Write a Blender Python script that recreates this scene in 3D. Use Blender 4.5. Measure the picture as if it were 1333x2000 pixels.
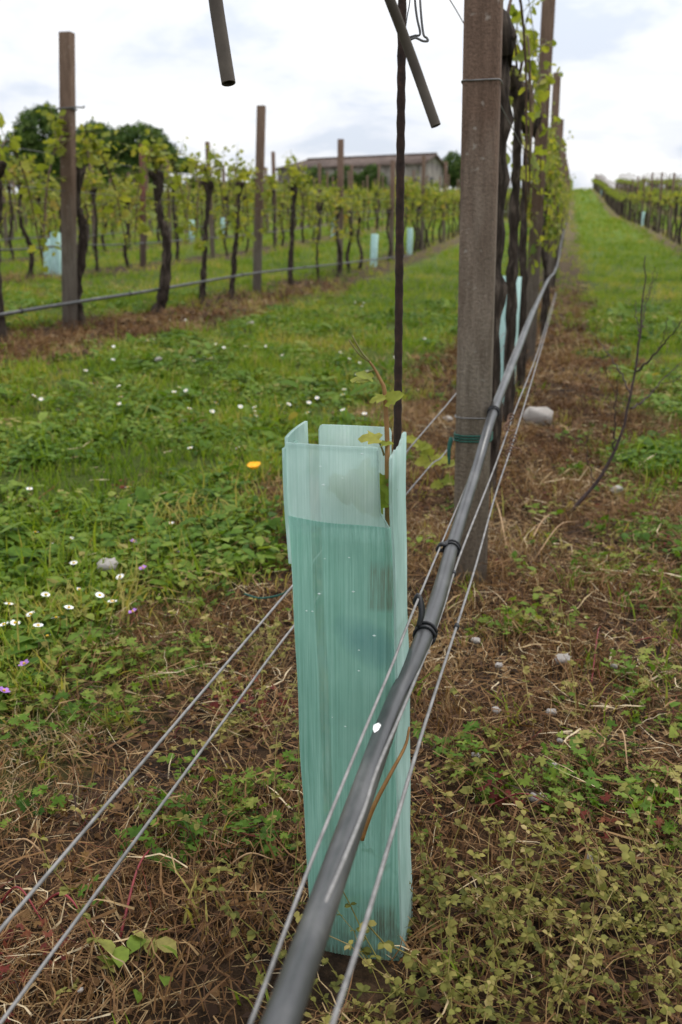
import bpy, math, random
import numpy as np
from mathutils import Vector, Matrix

R = math.radians
rng = np.random.default_rng(11)
random.seed(5)
scene = bpy.context.scene
COL = scene.collection
for _o in list(bpy.data.objects):
    bpy.data.objects.remove(_o)

# ------------------------------------------------------------------ camera
FPX, CX, CY = 1950.0, 666.5, 1000.0          # focal length in photograph pixels (1333 x 2000)
PITCH = math.atan(520 / FPX)
YAW = math.atan(444 / FPX * math.cos(PITCH))
CAM = np.array([0.0, 0.0, 0.78])
camd = bpy.data.cameras.new("camera")
camd.sensor_fit = 'VERTICAL'; camd.sensor_height = 36.0; camd.sensor_width = 24.0
camd.lens = 36.0 * FPX / 2000.0
camd.clip_start = 0.02; camd.clip_end = 3000
camd.dof.use_dof = True; camd.dof.focus_distance = 1.13; camd.dof.aperture_fstop = 8.5
camo = bpy.data.objects.new("camera", camd); COL.objects.link(camo)
camo.location = CAM
camo.rotation_euler = (math.pi / 2 - PITCH, 0, YAW)
scene.camera = camo

# ------------------------------------------------------------------ sky
SUN_EL, SUN_AZ = R(58), R(35)                 # azimuth from +Y towards +X
world = bpy.data.worlds.new("World"); scene.world = world; world.use_nodes = True
wn, wl = world.node_tree.nodes, world.node_tree.links
wn.clear()
def N(nodes, t, **kw):
    n = nodes.new(t)
    for k, v in kw.items():
        if k.startswith('i_'):
            key = k[2:]
            n.inputs[int(key) if key.isdigit() else key].default_value = v
        else:
            setattr(n, k, v)
    return n
w_out = N(wn, 'ShaderNodeOutputWorld'); w_bg = N(wn, 'ShaderNodeBackground'); w_bg.inputs[1].default_value = 0.1
w_sky = N(wn, 'ShaderNodeTexSky', sky_type='NISHITA', sun_disc=False, sun_elevation=SUN_EL, sun_rotation=SUN_AZ)
w_tc = N(wn, 'ShaderNodeTexCoord')
w_sep = N(wn, 'ShaderNodeSeparateXYZ'); wl.new(w_tc.outputs['Generated'], w_sep.inputs[0])
w_zp = N(wn, 'ShaderNodeMath', operation='ADD', i_1=0.22); 
w_abs = N(wn, 'ShaderNodeMath', operation='MAXIMUM', i_1=0.0); wl.new(w_sep.outputs[2], w_abs.inputs[0]); wl.new(w_abs.outputs[0], w_zp.inputs[0])
w_dx = N(wn, 'ShaderNodeMath', operation='DIVIDE'); wl.new(w_sep.outputs[0], w_dx.inputs[0]); wl.new(w_zp.outputs[0], w_dx.inputs[1])
w_dy = N(wn, 'ShaderNodeMath', operation='DIVIDE'); wl.new(w_sep.outputs[1], w_dy.inputs[0]); wl.new(w_zp.outputs[0], w_dy.inputs[1])
w_cmb = N(wn, 'ShaderNodeCombineXYZ'); wl.new(w_dx.outputs[0], w_cmb.inputs[0]); wl.new(w_dy.outputs[0], w_cmb.inputs[1])
w_n1 = N(wn, 'ShaderNodeTexNoise'); w_n1.inputs['Scale'].default_value = 2.3; w_n1.inputs['Detail'].default_value = 6; w_n1.inputs['Roughness'].default_value = 0.52; w_n1.inputs['Distortion'].default_value = 0.25
wl.new(w_cmb.outputs[0], w_n1.inputs['Vector'])
w_r1 = N(wn, 'ShaderNodeValToRGB'); wl.new(w_n1.outputs[0], w_r1.inputs[0])
cr = w_r1.color_ramp; cr.interpolation = 'EASE'
cr.elements[0].position = 0.36; cr.elements[0].color = (6.3, 6.8, 7.7, 1)
cr.elements[1].position = 0.60; cr.elements[1].color = (9.3, 9.3, 9.3, 1)
e = cr.elements.new(0.48); e.color = (7.9, 8.1, 8.6, 1)
w_mix = N(wn, 'ShaderNodeMix', data_type='RGBA'); w_mix.inputs[0].default_value = 0.94
wl.new(w_sky.outputs[0], w_mix.inputs[6]); wl.new(w_r1.outputs[0], w_mix.inputs[7])
w_cie = N(wn, 'ShaderNodeMath', operation='MULTIPLY_ADD', i_1=0.095, i_2=0.088); wl.new(w_abs.outputs[0], w_cie.inputs[0]); wl.new(w_cie.outputs[0], w_bg.inputs[1])
wl.new(w_mix.outputs[2], w_bg.inputs[0]); wl.new(w_bg.outputs[0], w_out.inputs[0])

# ------------------------------------------------------------------ sun
sund = bpy.data.lights.new("sun", 'SUN'); sund.energy = 1.5; sund.angle = R(16); sund.color = (1.0, 0.96, 0.9)
suno = bpy.data.objects.new("sun", sund); COL.objects.link(suno)
sdir = Vector((math.sin(SUN_AZ) * math.cos(SUN_EL), math.cos(SUN_AZ) * math.cos(SUN_EL), math.sin(SUN_EL)))
suno.rotation_euler = sdir.to_track_quat('Z', 'Y').to_euler(); suno.location = (5, 5, 20)

vs = scene.view_settings
vs.view_transform = 'Standard'; vs.look = 'None'; vs.exposure = 0.32; vs.gamma = 1.0; vs.use_curve_mapping = False
scene.render.engine = 'CYCLES'
scene.cycles.use_denoising = True
scene.cycles.max_bounces = 7; scene.cycles.transparent_max_bounces = 8; scene.cycles.transmission_bounces = 4
scene.cycles.diffuse_bounces = 3; scene.cycles.glossy_bounces = 3

# ------------------------------------------------------------------ terrain height and view maths
def vnoise(x, y, s, seed=0):
    x = np.asarray(x, float) / s + seed * 17.31; y = np.asarray(y, float) / s + seed * 9.77
    xi = np.floor(x); yi = np.floor(y); fx = x - xi; fy = y - yi
    fx = fx * fx * (3 - 2 * fx); fy = fy * fy * (3 - 2 * fy)
    def h(a, b):
        v = np.sin(a * 127.1 + b * 311.7 + seed * 74.7) * 43758.5453
        return v - np.floor(v)
    return (h(xi, yi) * (1 - fx) + h(xi + 1, yi) * fx) * (1 - fy) + (h(xi, yi + 1) * (1 - fx) + h(xi + 1, yi + 1) * fx) * fy

def softp(t, w):
    t = np.asarray(t, float) / w
    return np.where(t > 30, t, np.log1p(np.exp(np.minimum(t, 30)))) * w

def tz(x, y):
    x = np.asarray(x, float); y = np.asarray(y, float)
    z = 0.042 * softp(y - 15, 3.5) + 0.036 * softp(y - 74, 20) - 0.14 * softp(y - 165, 8)
    z = z + 0.055 * softp(-x - 1.0, 0.5) - 0.055 * softp(-x - 6.0, 1.0)
    near = 1 / (1 + (np.hypot(x, y) / 14) ** 2)
    z = z + (vnoise(x, y, 0.9, 1) - 0.5) * 0.05 * near + (vnoise(x, y, 0.28, 2) - 0.5) * 0.026 * near
    z = z + (vnoise(x, y, 25, 3) - 0.5) * 0.5 * np.clip((y - 25) / 60, 0, 1)
    return z

f_h = np.array([-math.sin(YAW), math.cos(YAW), 0.0])
c_r = np.array([math.cos(YAW), math.sin(YAW), 0.0])
c_f = f_h * math.cos(PITCH) + np.array([0, 0, -math.sin(PITCH)])
c_u = np.cross(c_r, c_f)
def ray(px, py):
    return c_f + c_r * ((px - CX) / FPX) - c_u * ((py - CY) / FPX)
def P(px, py, d):
    return CAM + ray(px, py) * d
def G(px, py):
    r = ray(px, py); t = 0.78 / max(1e-3, -r[2])
    for _ in range(60):
        p = CAM + r * t
        t += (p[2] - float(tz(p[0], p[1]))) / max(0.03, -r[2]) * 0.6
        t = min(max(t, 0.3), 400)
    p = CAM + r * t; p[2] = float(tz(p[0], p[1])); return p
def PX(px, py, x0):
    r = ray(px, py); return CAM + r * (x0 / r[0])
def UP(px, py, b):
    """point seen at px,py that stands in the upright plane through b facing the camera"""
    r = ray(px, py); t = np.dot(np.asarray(b) - CAM, f_h) / np.dot(r, f_h); return CAM + r * t
def proj(p):
    v = np.asarray(p) - CAM; d = v @ c_f
    return CX + FPX * (v @ c_r) / d, CY - FPX * (v @ c_u) / d, d
def row_y(px, x0):
    """distance along a row x = x0 at which its ground point is seen at column px"""
    lo, hi = max(0.3, abs(x0) * 0.3), 300
    s = 1 if x0 < 0 else -1
    for _ in range(60):
        m = (lo + hi) / 2
        q = proj((x0, m, float(tz(x0, m))))[0]
        if (q < px) == (s > 0): lo = m
        else: hi = m
    return (lo + hi) / 2

# ------------------------------------------------------------------ object helpers
def tag(o, label=None, cat=None, group=None, kind=None):
    if label: o['label'] = label
    if cat: o['category'] = cat
    if group: o['group'] = group
    if kind: o['kind'] = kind
    return o
def link(o, parent=None):
    COL.objects.link(o)
    if parent is not None: o.parent = parent
    return o
def empty(name, loc, label, cat, group=None):
    o = bpy.data.objects.new(name, None); o.empty_display_size = 0.05
    o.location = [float(v) for v in loc]; link(o); return tag(o, label, cat, group)
def np_mesh(name, V, F, mat=None, tint=None, smooth=False):
    V = np.asarray(V, np.float32); F = np.asarray(F, np.int32)
    me = bpy.data.meshes.new(name)
    me.vertices.add(len(V)); me.vertices.foreach_set('co', V.ravel())
    k = F.shape[1]
    me.loops.add(F.size); me.loops.foreach_set('vertex_index', F.ravel())
    me.polygons.add(len(F))
    me.polygons.foreach_set('loop_start', np.arange(0, F.size, k, dtype=np.int32))
    if smooth: me.polygons.foreach_set('use_smooth', np.ones(len(F), bool))
    me.update(calc_edges=True)
    if tint is not None:
        a = me.attributes.new('tint', 'FLOAT', 'POINT'); a.data.foreach_set('value', np.asarray(tint, np.float32))
    if mat: me.materials.append(mat)
    return me
def obj(name, me, parent=None, loc=None):
    o = bpy.data.objects.new(name, me)
    if loc is not None: o.location = [float(v) for v in loc]
    return link(o, parent)

class MB:
    """collects triangles of one mesh"""
    def __init__(s): s.V = []; s.F = []; s.T = []; s.n = 0
    def add(s, V, F, t=0.5):
        V = np.asarray(V, float); F = np.asarray(F, int)
        if F.shape[1] == 4: F = np.vstack([F[:, [0, 1, 2]], F[:, [0, 2, 3]]])
        s.V.append(V); s.F.append(F + s.n); s.n += len(V)
        s.T.append(np.full(len(V), t) if np.isscalar(t) else np.asarray(t))
        return s
    def mesh(s, name, mat=None, smooth=False, off=None):
        V = np.vstack(s.V)
        if off is not None: V = V - np.asarray(off)
        return np_mesh(name, V, np.vstack(s.F), mat, np.concatenate(s.T), smooth)

def box(x0, x1, y0, y1, z0, z1):
    V = np.array([(x, y, z) for z in (z0, z1) for y in (y0, y1) for x in (x0, x1)])
    F = np.array([(0, 2, 3, 1), (4, 5, 7, 6), (0, 1, 5, 4), (2, 6, 7, 3), (0, 4, 6, 2), (1, 3, 7, 5)])
    return V, F
def prism(outline, z0, z1):
    """closed prism from a ccw outline of (x,y)"""
    n = len(outline); o = np.array(outline, float)
    V = np.vstack([np.c_[o, np.full(n, z0)], np.c_[o, np.full(n, z1)], [[*o.mean(0), z0]], [[*o.mean(0), z1]]])
    F = []
    for i in range(n):
        j = (i + 1) % n
        F += [(i, j, n + j), (i, n + j, n + i), (2 * n, j, i), (2 * n + 1, n + i, n + j)]
    return V, np.array(F)
def smooth_path(pts, n):
    pts = np.asarray(pts, float)
    if len(pts) == 2: return pts[0] + (pts[1] - pts[0]) * np.linspace(0, 1, n)[:, None]
    p = np.vstack([2 * pts[0] - pts[1], pts, 2 * pts[-1] - pts[-2]])
    out = []
    t = np.linspace(0, len(pts) - 1 - 1e-6, n)
    for u in t:
        i = int(u); f = u - i; a, b, c, d = p[i], p[i + 1], p[i + 2], p[i + 3]
        out.append(0.5 * ((2 * b) + (c - a) * f + (2 * a - 5 * b + 4 * c - d) * f * f + (3 * b - a - 3 * c + d) * f ** 3))
    return np.array(out)
def tube(path, rad, sides=8, jit=0.0, closed=True, seed=0, lump=None):
    path = np.asarray(path, float); n = len(path)
    rad = np.full(n, rad) if np.isscalar(rad) else np.asarray(rad, float)
    tang = np.gradient(path, axis=0); tang /= np.linalg.norm(tang, axis=1)[:, None] + 1e-12
    up = np.array([0, 0, 1.0]) if abs(tang[0][2]) < 0.9 else np.array([0, 1.0, 0])
    u = np.cross(tang[0], up); u /= np.linalg.norm(u)
    V = []
    lr = np.random.default_rng(seed)
    ang = np.arange(sides) / sides * 2 * math.pi
    for i in range(n):
        t = tang[i]; u = u - t * (u @ t); u /= np.linalg.norm(u); w = np.cross(t, u)
        r = rad[i] * (1 + jit * (lr.random(sides) - 0.5) * 2)
        V.append(path[i] + np.cos(ang)[:, None] * u * r[:, None] + np.sin(ang)[:, None] * w * r[:, None])
    V = np.vstack(V); F = []
    for i in range(n - 1):
        for k in range(sides):
            k2 = (k + 1) % sides
            F.append((i * sides + k, i * sides + k2, (i + 1) * sides + k2, (i + 1) * sides + k))
    F = np.array(F); F = np.vstack([F[:, [0, 1, 2]], F[:, [0, 2, 3]]])
    if closed:
        V = np.vstack([V, path[0], path[-1]]); m = n * sides
        caps = [(m, (k + 1) % sides, k) for k in range(sides)] + [(m + 1, (n - 1) * sides + k, (n - 1) * sides + (k + 1) % sides) for k in range(sides)]
        F = np.vstack([F, caps])
    return V, F

# ------------------------------------------------------------------ materials
def new_mat(name):
    m = bpy.data.materials.new(name); m.use_nodes = True; m.node_tree.nodes.clear()
    return m, m.node_tree.nodes, m.node_tree.links
def ramp(nd, stops, interp='LINEAR'):
    r = nd.new('ShaderNodeValToRGB'); r.color_ramp.interpolation = interp
    el = r.color_ramp.elements
    el[0].position = stops[0][0]; el[0].color = (*stops[0][1], 1)
    el[1].position = stops[-1][0]; el[1].color = (*stops[-1][1], 1)
    for p, c in stops[1:-1]:
        x = el.new(p); x.color = (*c, 1)
    return r
def mixc(nd, ln, fac, a, b, blend='MIX'):
    m = nd.new('ShaderNodeMix'); m.data_type = 'RGBA'; m.blend_type = blend
    for idx, v in ((0, fac), (6, a), (7, b)):
        if hasattr(v, 'links') or hasattr(v, 'is_linked'): ln.new(v, m.inputs[idx])
        else: m.inputs[idx].default_value = v if idx == 0 else (*v, 1)
    return m.outputs[2]
def math_n(nd, ln, op, a, b=None, c=None, clamp=False):
    m = nd.new('ShaderNodeMath'); m.operation = op; m.use_clamp = clamp
    for i, v in enumerate((a, b, c)):
        if v is None: continue
        if hasattr(v, 'is_linked'): ln.new(v, m.inputs[i])
        else: m.inputs[i].default_value = v
    return m.outputs[0]
def noise(nd, ln, vec, scale, detail=4, rough=0.55, dist=0.0):
    n = nd.new('ShaderNodeTexNoise'); n.inputs['Scale'].default_value = scale; n.inputs['Detail'].default_value = detail
    n.inputs['Roughness'].default_value = rough; n.inputs['Distortion'].default_value = dist
    if vec is not None: ln.new(vec, n.inputs['Vector'])
    return n.outputs[0]
def mapping(nd, ln, vec, scale):
    m = nd.new('ShaderNodeMapping'); m.inputs['Scale'].default_value = scale; ln.new(vec, m.inputs[0]); return m.outputs[0]
def finish(nd, ln, color, rough=0.8, bump=None, bdist=0.01, bstr=0.6, spec=0.3, metal=0.0, coat=0.0):
    p = nd.new('ShaderNodeBsdfPrincipled'); o = nd.new('ShaderNodeOutputMaterial')
    if hasattr(color, 'is_linked'): ln.new(color, p.inputs['Base Color'])
    else: p.inputs['Base Color'].default_value = (*color, 1)
    if hasattr(rough, 'is_linked'): ln.new(rough, p.inputs['Roughness'])
    else: p.inputs['Roughness'].default_value = rough
    p.inputs['Specular IOR Level'].default_value = spec; p.inputs['Metallic'].default_value = metal
    if bump is not None:
        b = nd.new('ShaderNodeBump'); b.inputs['Strength'].default_value = bstr; b.inputs['Distance'].default_value = bdist
        ln.new(bump, b.inputs['Height']); ln.new(b.outputs[0], p.inputs['Normal'])
    ln.new(p.outputs[0], o.inputs[0]); return p

def leaf_mat(name, stops, trans=0.35, rough=0.55, objrand=0.0, spec=0.12):
    m, nd, ln = new_mat(name)
    at = nd.new('ShaderNodeAttribute'); at.attribute_name = 'tint'
    fac = at.outputs['Fac']
    if objrand:
        oi = nd.new('ShaderNodeObjectInfo')
        fac = math_n(nd, ln, 'ADD', fac, math_n(nd, ln, 'MULTIPLY_ADD', oi.outputs['Random'], objrand, -objrand / 2))
    r = ramp(nd, stops); ln.new(fac, r.inputs[0])
    geo = nd.new('ShaderNodeNewGeometry')
    nv = noise(nd, ln, geo.outputs['Position'], 90, 2)
    col = mixc(nd, ln, 1.0, r.outputs[0], ramp_out(nd, ln, nv, [(0.3, (0.75, 0.75, 0.75)), (0.7, (1.15, 1.15, 1.1))]), 'MULTIPLY')
    p = nd.new('ShaderNodeBsdfPrincipled'); ln.new(col, p.inputs['Base Color']); p.inputs['Roughness'].default_value = rough
    p.inputs['Specular IOR Level'].default_value = spec
    t = nd.new('ShaderNodeBsdfTranslucent')
    tc = mixc(nd, ln, 1.0, col, (1.25, 1.2, 0.55), 'MULTIPLY'); ln.new(tc, t.inputs[0])
    mx = nd.new('ShaderNodeMixShader'); mx.inputs[0].default_value = trans
    ln.new(p.outputs[0], mx.inputs[1]); ln.new(t.outputs[0], mx.inputs[2])
    o = nd.new('ShaderNodeOutputMaterial'); ln.new(mx.outputs[0], o.inputs[0])
    return m
def ramp_out(nd, ln, fac, stops):
    r = ramp(nd, stops); ln.new(fac, r.inputs[0]); return r.outputs[0]

M = {}
M['grass'] = leaf_mat('grass_blades', [(0, (0.04, 0.085, 0.008)), (0.4, (0.112, 0.195, 0.015)), (0.75, (0.215, 0.29, 0.028)), (1, (0.38, 0.32, 0.10))], 0.4, 0.65)
M['weed'] = leaf_mat('weed_leaves', [(0, (0.03, 0.075, 0.009)), (0.5, (0.098, 0.18, 0.020)), (0.85, (0.20, 0.265, 0.042)), (1, (0.30, 0.26, 0.08))], 0.35, 0.6)
M['bedstraw'] = leaf_mat('bedstraw_leaves', [(0, (0.08, 0.085, 0.02)), (0.4, (0.18, 0.175, 0.04)), (0.75, (0.30, 0.25, 0.075)), (1, (0.40, 0.31, 0.14))], 0.3, 0.6)
M['straw'] = leaf_mat('dry_straw', [(0, (0.03, 0.015, 0.008)), (0.32, (0.115, 0.054, 0.022)), (0.6, (0.23, 0.125, 0.05)), (0.86, (0.40, 0.28, 0.14)), (1, (0.58, 0.47, 0.31))], 0.15, 0.7, spec=0.2)
M['red'] = leaf_mat('red_weed', [(0, (0.05, 0.012, 0.010)), (0.5, (0.14, 0.026, 0.02)), (0.8, (0.2, 0.07, 0.03)), (1, (0.16, 0.15, 0.04))], 0.3, 0.5)
M['vine_leaf'] = leaf_mat('vine_leaves', [(0, (0.10, 0.15, 0.028)), (0.5, (0.23, 0.27, 0.045)), (0.85, (0.36, 0.36, 0.07)), (1, (0.38, 0.29, 0.09))], 0.45, 0.5, objrand=0.25)
M['tree_leaf'] = leaf_mat('tree_leaves', [(0, (0.03, 0.062, 0.018)), (0.6, (0.075, 0.13, 0.034)), (1, (0.14, 0.2, 0.05))], 0.2, 0.6, objrand=0.2)

def mat_ground():
    m, nd, ln = new_mat('vineyard_ground')
    geo = nd.new('ShaderNodeNewGeometry'); pos = geo.outputs['Position']
    sp = nd.new('ShaderNodeSeparateXYZ'); ln.new(pos, sp.inputs[0])
    xs = math_n(nd, ln, 'ADD', sp.outputs[0], 0.21 + 1.7 + 3.4 * 60)
    md = math_n(nd, ln, 'SUBTRACT', math_n(nd, ln, 'MODULO', xs, 3.4), 1.7)
    d = math_n(nd, ln, 'ABSOLUTE', md)
    n1 = noise(nd, ln, pos, 1.7, 5, 0.6); n2 = noise(nd, ln, pos, 9, 5, 0.65); n3 = noise(nd, ln, pos, 70, 6, 0.7)
    dd = math_n(nd, ln, 'ADD', d, math_n(nd, ln, 'MULTIPLY_ADD', n1, 0.6, -0.3))
    dd = math_n(nd, ln, 'ADD', dd, math_n(nd, ln, 'MULTIPLY_ADD', n2, 0.3, -0.15))
    # past the vine block the slope is meadow
    far = math_n(nd, ln, 'MULTIPLY', math_n(nd, ln, 'SUBTRACT', sp.outputs[1], 80), 0.1, clamp=True)
    g = math_n(nd, ln, 'MULTIPLY', math_n(nd, ln, 'SUBTRACT', dd, 0.42), 4.0, clamp=True)
    lf = math_n(nd, ln, 'MULTIPLY', math_n(nd, ln, 'MULTIPLY', math_n(nd, ln, 'ADD', sp.outputs[0], 0.5), -1.0, clamp=True), far)
    g = math_n(nd, ln, 'MAXIMUM', g, lf)
    soil = ramp_out(nd, ln, n3, [(0.25, (0.009, 0.006, 0.004)), (0.5, (0.024, 0.015, 0.010)), (0.75, (0.06, 0.039, 0.024))])
    dryb = ramp_out(nd, ln, n3, [(0.3, (0.03, 0.017, 0.009)), (0.7, (0.12, 0.07, 0.036))])
    soil = mixc(nd, ln, ramp_out(nd, ln, n2, [(0.42, (0, 0, 0)), (0.66, (1, 1, 1))]), soil, dryb)
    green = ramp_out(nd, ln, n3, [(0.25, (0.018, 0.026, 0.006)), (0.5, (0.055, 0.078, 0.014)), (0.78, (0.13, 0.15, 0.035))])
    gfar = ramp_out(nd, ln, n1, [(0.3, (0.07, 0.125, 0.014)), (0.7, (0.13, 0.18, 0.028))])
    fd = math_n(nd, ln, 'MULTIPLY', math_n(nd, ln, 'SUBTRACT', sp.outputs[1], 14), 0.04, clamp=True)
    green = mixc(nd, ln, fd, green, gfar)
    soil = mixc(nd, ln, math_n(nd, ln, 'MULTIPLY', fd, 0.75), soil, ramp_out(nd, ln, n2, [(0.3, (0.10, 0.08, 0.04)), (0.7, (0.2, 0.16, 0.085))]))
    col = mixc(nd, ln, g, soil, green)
    h = math_n(nd, ln, 'ADD', n2, math_n(nd, ln, 'MULTIPLY', n3, 0.5))
    finish(nd, ln, col, 0.95, h, 0.03, 0.9, 0.1)
    return m
M['ground'] = mat_ground()

def mat_concrete(name, top, low, speck=0.3):
    """weathered concrete post: brown algae film above, bare grey near the foot"""
    m, nd, ln = new_mat(name)
    tc = nd.new('ShaderNodeTexCoord'); pos = tc.outputs['Object']
    sp = nd.new('ShaderNodeSeparateXYZ'); ln.new(pos, sp.inputs[0])
    n1 = noise(nd, ln, mapping(nd, ln, pos, (9, 9, 2.2)), 1.5, 5, 0.6)
    n2 = noise(nd, ln, pos, 160, 4, 0.7); n3 = noise(nd, ln, mapping(nd, ln, pos, (60, 60, 7)), 1.0, 4, 0.6)
    z = math_n(nd, ln, 'ADD', sp.outputs[2], math_n(nd, ln, 'MULTIPLY_ADD', n1, 0.9, -0.45))
    f = math_n(nd, ln, 'MULTIPLY', math_n(nd, ln, 'SUBTRACT', z, 0.38), 1.6, clamp=True)
    c = mixc(nd, ln, f, low, top)
    c = mixc(nd, ln, 1.0, c, ramp_out(nd, ln, n2, [(0.3, (0.72, 0.72, 0.72)), (0.7, (1.22, 1.2, 1.18))]), 'MULTIPLY')
    c = mixc(nd, ln, 1.0, c, ramp_out(nd, ln, n3, [(0.25, (0.62, 0.6, 0.58)), (0.7, (1.15, 1.15, 1.15))]), 'MULTIPLY')
    l = ramp_out(nd, ln, noise(nd, ln, pos, 42, 3, 0.5), [(0.66, (0, 0, 0)), (0.72, (1, 1, 1))])
    c = mixc(nd, ln, math_n(nd, ln, 'MULTIPLY', l, speck), c, (0.42, 0.40, 0.35))
    finish(nd, ln, c, 0.92, math_n(nd, ln, 'ADD', n2, math_n(nd, ln, 'MULTIPLY', n3, 1.5)), 0.006, 0.8, 0.12)
    return m
M['post'] = mat_concrete('weathered_concrete', (0.142, 0.094, 0.068), (0.28, 0.24, 0.195))
M['post_grey'] = mat_concrete('grey_weathered_concrete', (0.13, 0.088, 0.062), (0.24, 0.21, 0.18))
M['post_red'] = mat_concrete('red_painted_concrete', (0.16, 0.07, 0.055), (0.2, 0.15, 0.13), 0.1)

def simple(name, stops, scale=30, rough=0.6, bump=0.4, bdist=0.003, spec=0.3, metal=0.0, stretch=None):
    m, nd, ln = new_mat(name)
    tc = nd.new('ShaderNodeTexCoord'); v = tc.outputs['Object']
    if stretch: v = mapping(nd, ln, v, stretch)
    n = noise(nd, ln, v, scale, 5, 0.6)
    finish(nd, ln, ramp_out(nd, ln, n, stops), rough, n, bdist, bump, spec, metal)
    return m
M['bark'] = simple('vine_bark', [(0.3, (0.011, 0.009, 0.007)), (0.52, (0.045, 0.034, 0.027)), (0.75, (0.14, 0.11, 0.088))], 9, 0.95, 0.9, 0.02, 0.1, stretch=(5, 5, 1.2))
M['cane'] = simple('vine_cane', [(0.3, (0.05, 0.028, 0.016)), (0.7, (0.14, 0.085, 0.05))], 40, 0.7)
M['shoot'] = simple('green_shoot', [(0.3, (0.09, 0.10, 0.02)), (0.7, (0.2, 0.16, 0.05))], 60, 0.5)
M['brown_shoot'] = simple('young_cane', [(0.3, (0.16, 0.075, 0.02)), (0.7, (0.26, 0.14, 0.04))], 60, 0.5)
M['rust'] = simple('rusty_rebar', [(0.3, (0.016, 0.010, 0.008)), (0.6, (0.04, 0.022, 0.016)), (0.8, (0.085, 0.042, 0.025))], 120, 0.85, 0.5, 0.002)
M['wire'] = simple('galvanised_wire', [(0.3, (0.13, 0.125, 0.12)), (0.7, (0.27, 0.26, 0.25))], 60, 0.6, 0.3, 0.001, 0.4, 0.2)
M['wire_dark'] = simple('old_dark_wire', [(0.3, (0.06, 0.06, 0.06)), (0.7, (0.16, 0.155, 0.15))], 60, 0.6, 0.3, 0.001, 0.5, 0.3)
M['rust_wire'] = simple('rusted_wire', [(0.3, (0.10, 0.05, 0.03)), (0.7, (0.2, 0.12, 0.08))], 60, 0.8, 0.3, 0.001, 0.3)
M['pipe'] = simple('dusty_black_polythene', [(0.3, (0.024, 0.0245, 0.025)), (0.5, (0.046, 0.047, 0.048)), (0.72, (0.11, 0.108, 0.104))], 26, 0.40, 0.25, 0.002, 0.5, stretch=(1, 0.35, 1))
M['pipe_old'] = simple('weathered_grey_pipe', [(0.3, (0.05, 0.04, 0.032)), (0.7, (0.10, 0.083, 0.065))], 18, 0.8, 0.3, 0.002, 0.25)
M['clip'] = simple('black_plastic_clip', [(0.3, (0.010, 0.010, 0.011)), (0.7, (0.028, 0.028, 0.03))], 40, 0.5)
M['twine'] = simple('green_twine', [(0.3, (0.01, 0.055, 0.04)), (0.7, (0.025, 0.115, 0.085))], 90, 0.7)
M['stone'] = simple('pale_limestone', [(0.3, (0.2, 0.17, 0.145)), (0.7, (0.52, 0.49, 0.45))], 45, 0.9, 0.5, 0.003)
M['twig'] = simple('dead_twig', [(0.3, (0.022, 0.014, 0.014)), (0.7, (0.07, 0.045, 0.04))], 60, 0.85)
M['petal'] = simple('white_petals', [(0.3, (0.7, 0.7, 0.68)), (0.7, (0.85, 0.85, 0.83))], 60, 0.7)
M['disc'] = simple('yellow_disc', [(0.3, (0.55, 0.32, 0.02)), (0.7, (0.7, 0.45, 0.03))], 90, 0.8)
M['dandelion'] = simple('dandelion_petals', [(0.3, (0.75, 0.30, 0.006)), (0.7, (0.85, 0.45, 0.012))], 90, 0.7)
M['purple'] = simple('purple_petals', [(0.3, (0.24, 0.10, 0.36)), (0.7, (0.42, 0.2, 0.55))], 90, 0.7)
M['stem'] = simple('flower_stem', [(0.3, (0.06, 0.10, 0.02)), (0.7, (0.10, 0.15, 0.04))], 60, 0.6)
M['plaster'] = simple('stained_plaster', [(0.3, (0.13, 0.115, 0.10)), (0.7, (0.33, 0.30, 0.26))], 0.8, 0.95, 0.2, 0.02, 0.1)
M['brickwall'] = simple('grey_stone_wall', [(0.3, (0.12, 0.105, 0.095)), (0.7, (0.26, 0.23, 0.2))], 1.5, 0.95, 0.3, 0.02, 0.1)
M['opening'] = simple('dark_opening', [(0.3, (0.012, 0.012, 0.014)), (0.7, (0.03, 0.03, 0.034))], 1.0, 0.6)
M['whitewash'] = simple('white_lean_to', [(0.3, (0.55, 0.55, 0.55)), (0.7, (0.75, 0.75, 0.75))], 1.0, 0.8)
M['trunk'] = simple('tree_bark', [(0.3, (0.02, 0.016, 0.012)), (0.7, (0.07, 0.055, 0.045))], 3, 0.95, 0.6, 0.05)
M['far_tube'] = None

def mat_tiles():
    m, nd, ln = new_mat('old_roof_tiles')
    tc = nd.new('ShaderNodeTexCoord'); v = tc.outputs['Object']
    n = noise(nd, ln, v, 0.9, 6, 0.65); n2 = noise(nd, ln, v, 6, 3)
    w = nd.new('ShaderNodeTexWave'); w.bands_direction = 'X'; w.inputs['Scale'].default_value = 1.6; w.inputs['Distortion'].default_value = 0.4; ln.new(v, w.inputs[0])
    c = ramp_out(nd, ln, n, [(0.3, (0.085, 0.066, 0.058)), (0.5, (0.135, 0.10, 0.085)), (0.72, (0.2, 0.155, 0.13))])
    c = mixc(nd, ln, 1.0, c, ramp_out(nd, ln, n2, [(0.3, (0.75, 0.75, 0.75)), (0.7, (1.2, 1.2, 1.2))]), 'MULTIPLY')
    finish(nd, ln, c, 0.95, w.outputs[1], 0.08, 0.8, 0.1)
    return m
M['tiles'] = mat_tiles()

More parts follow.
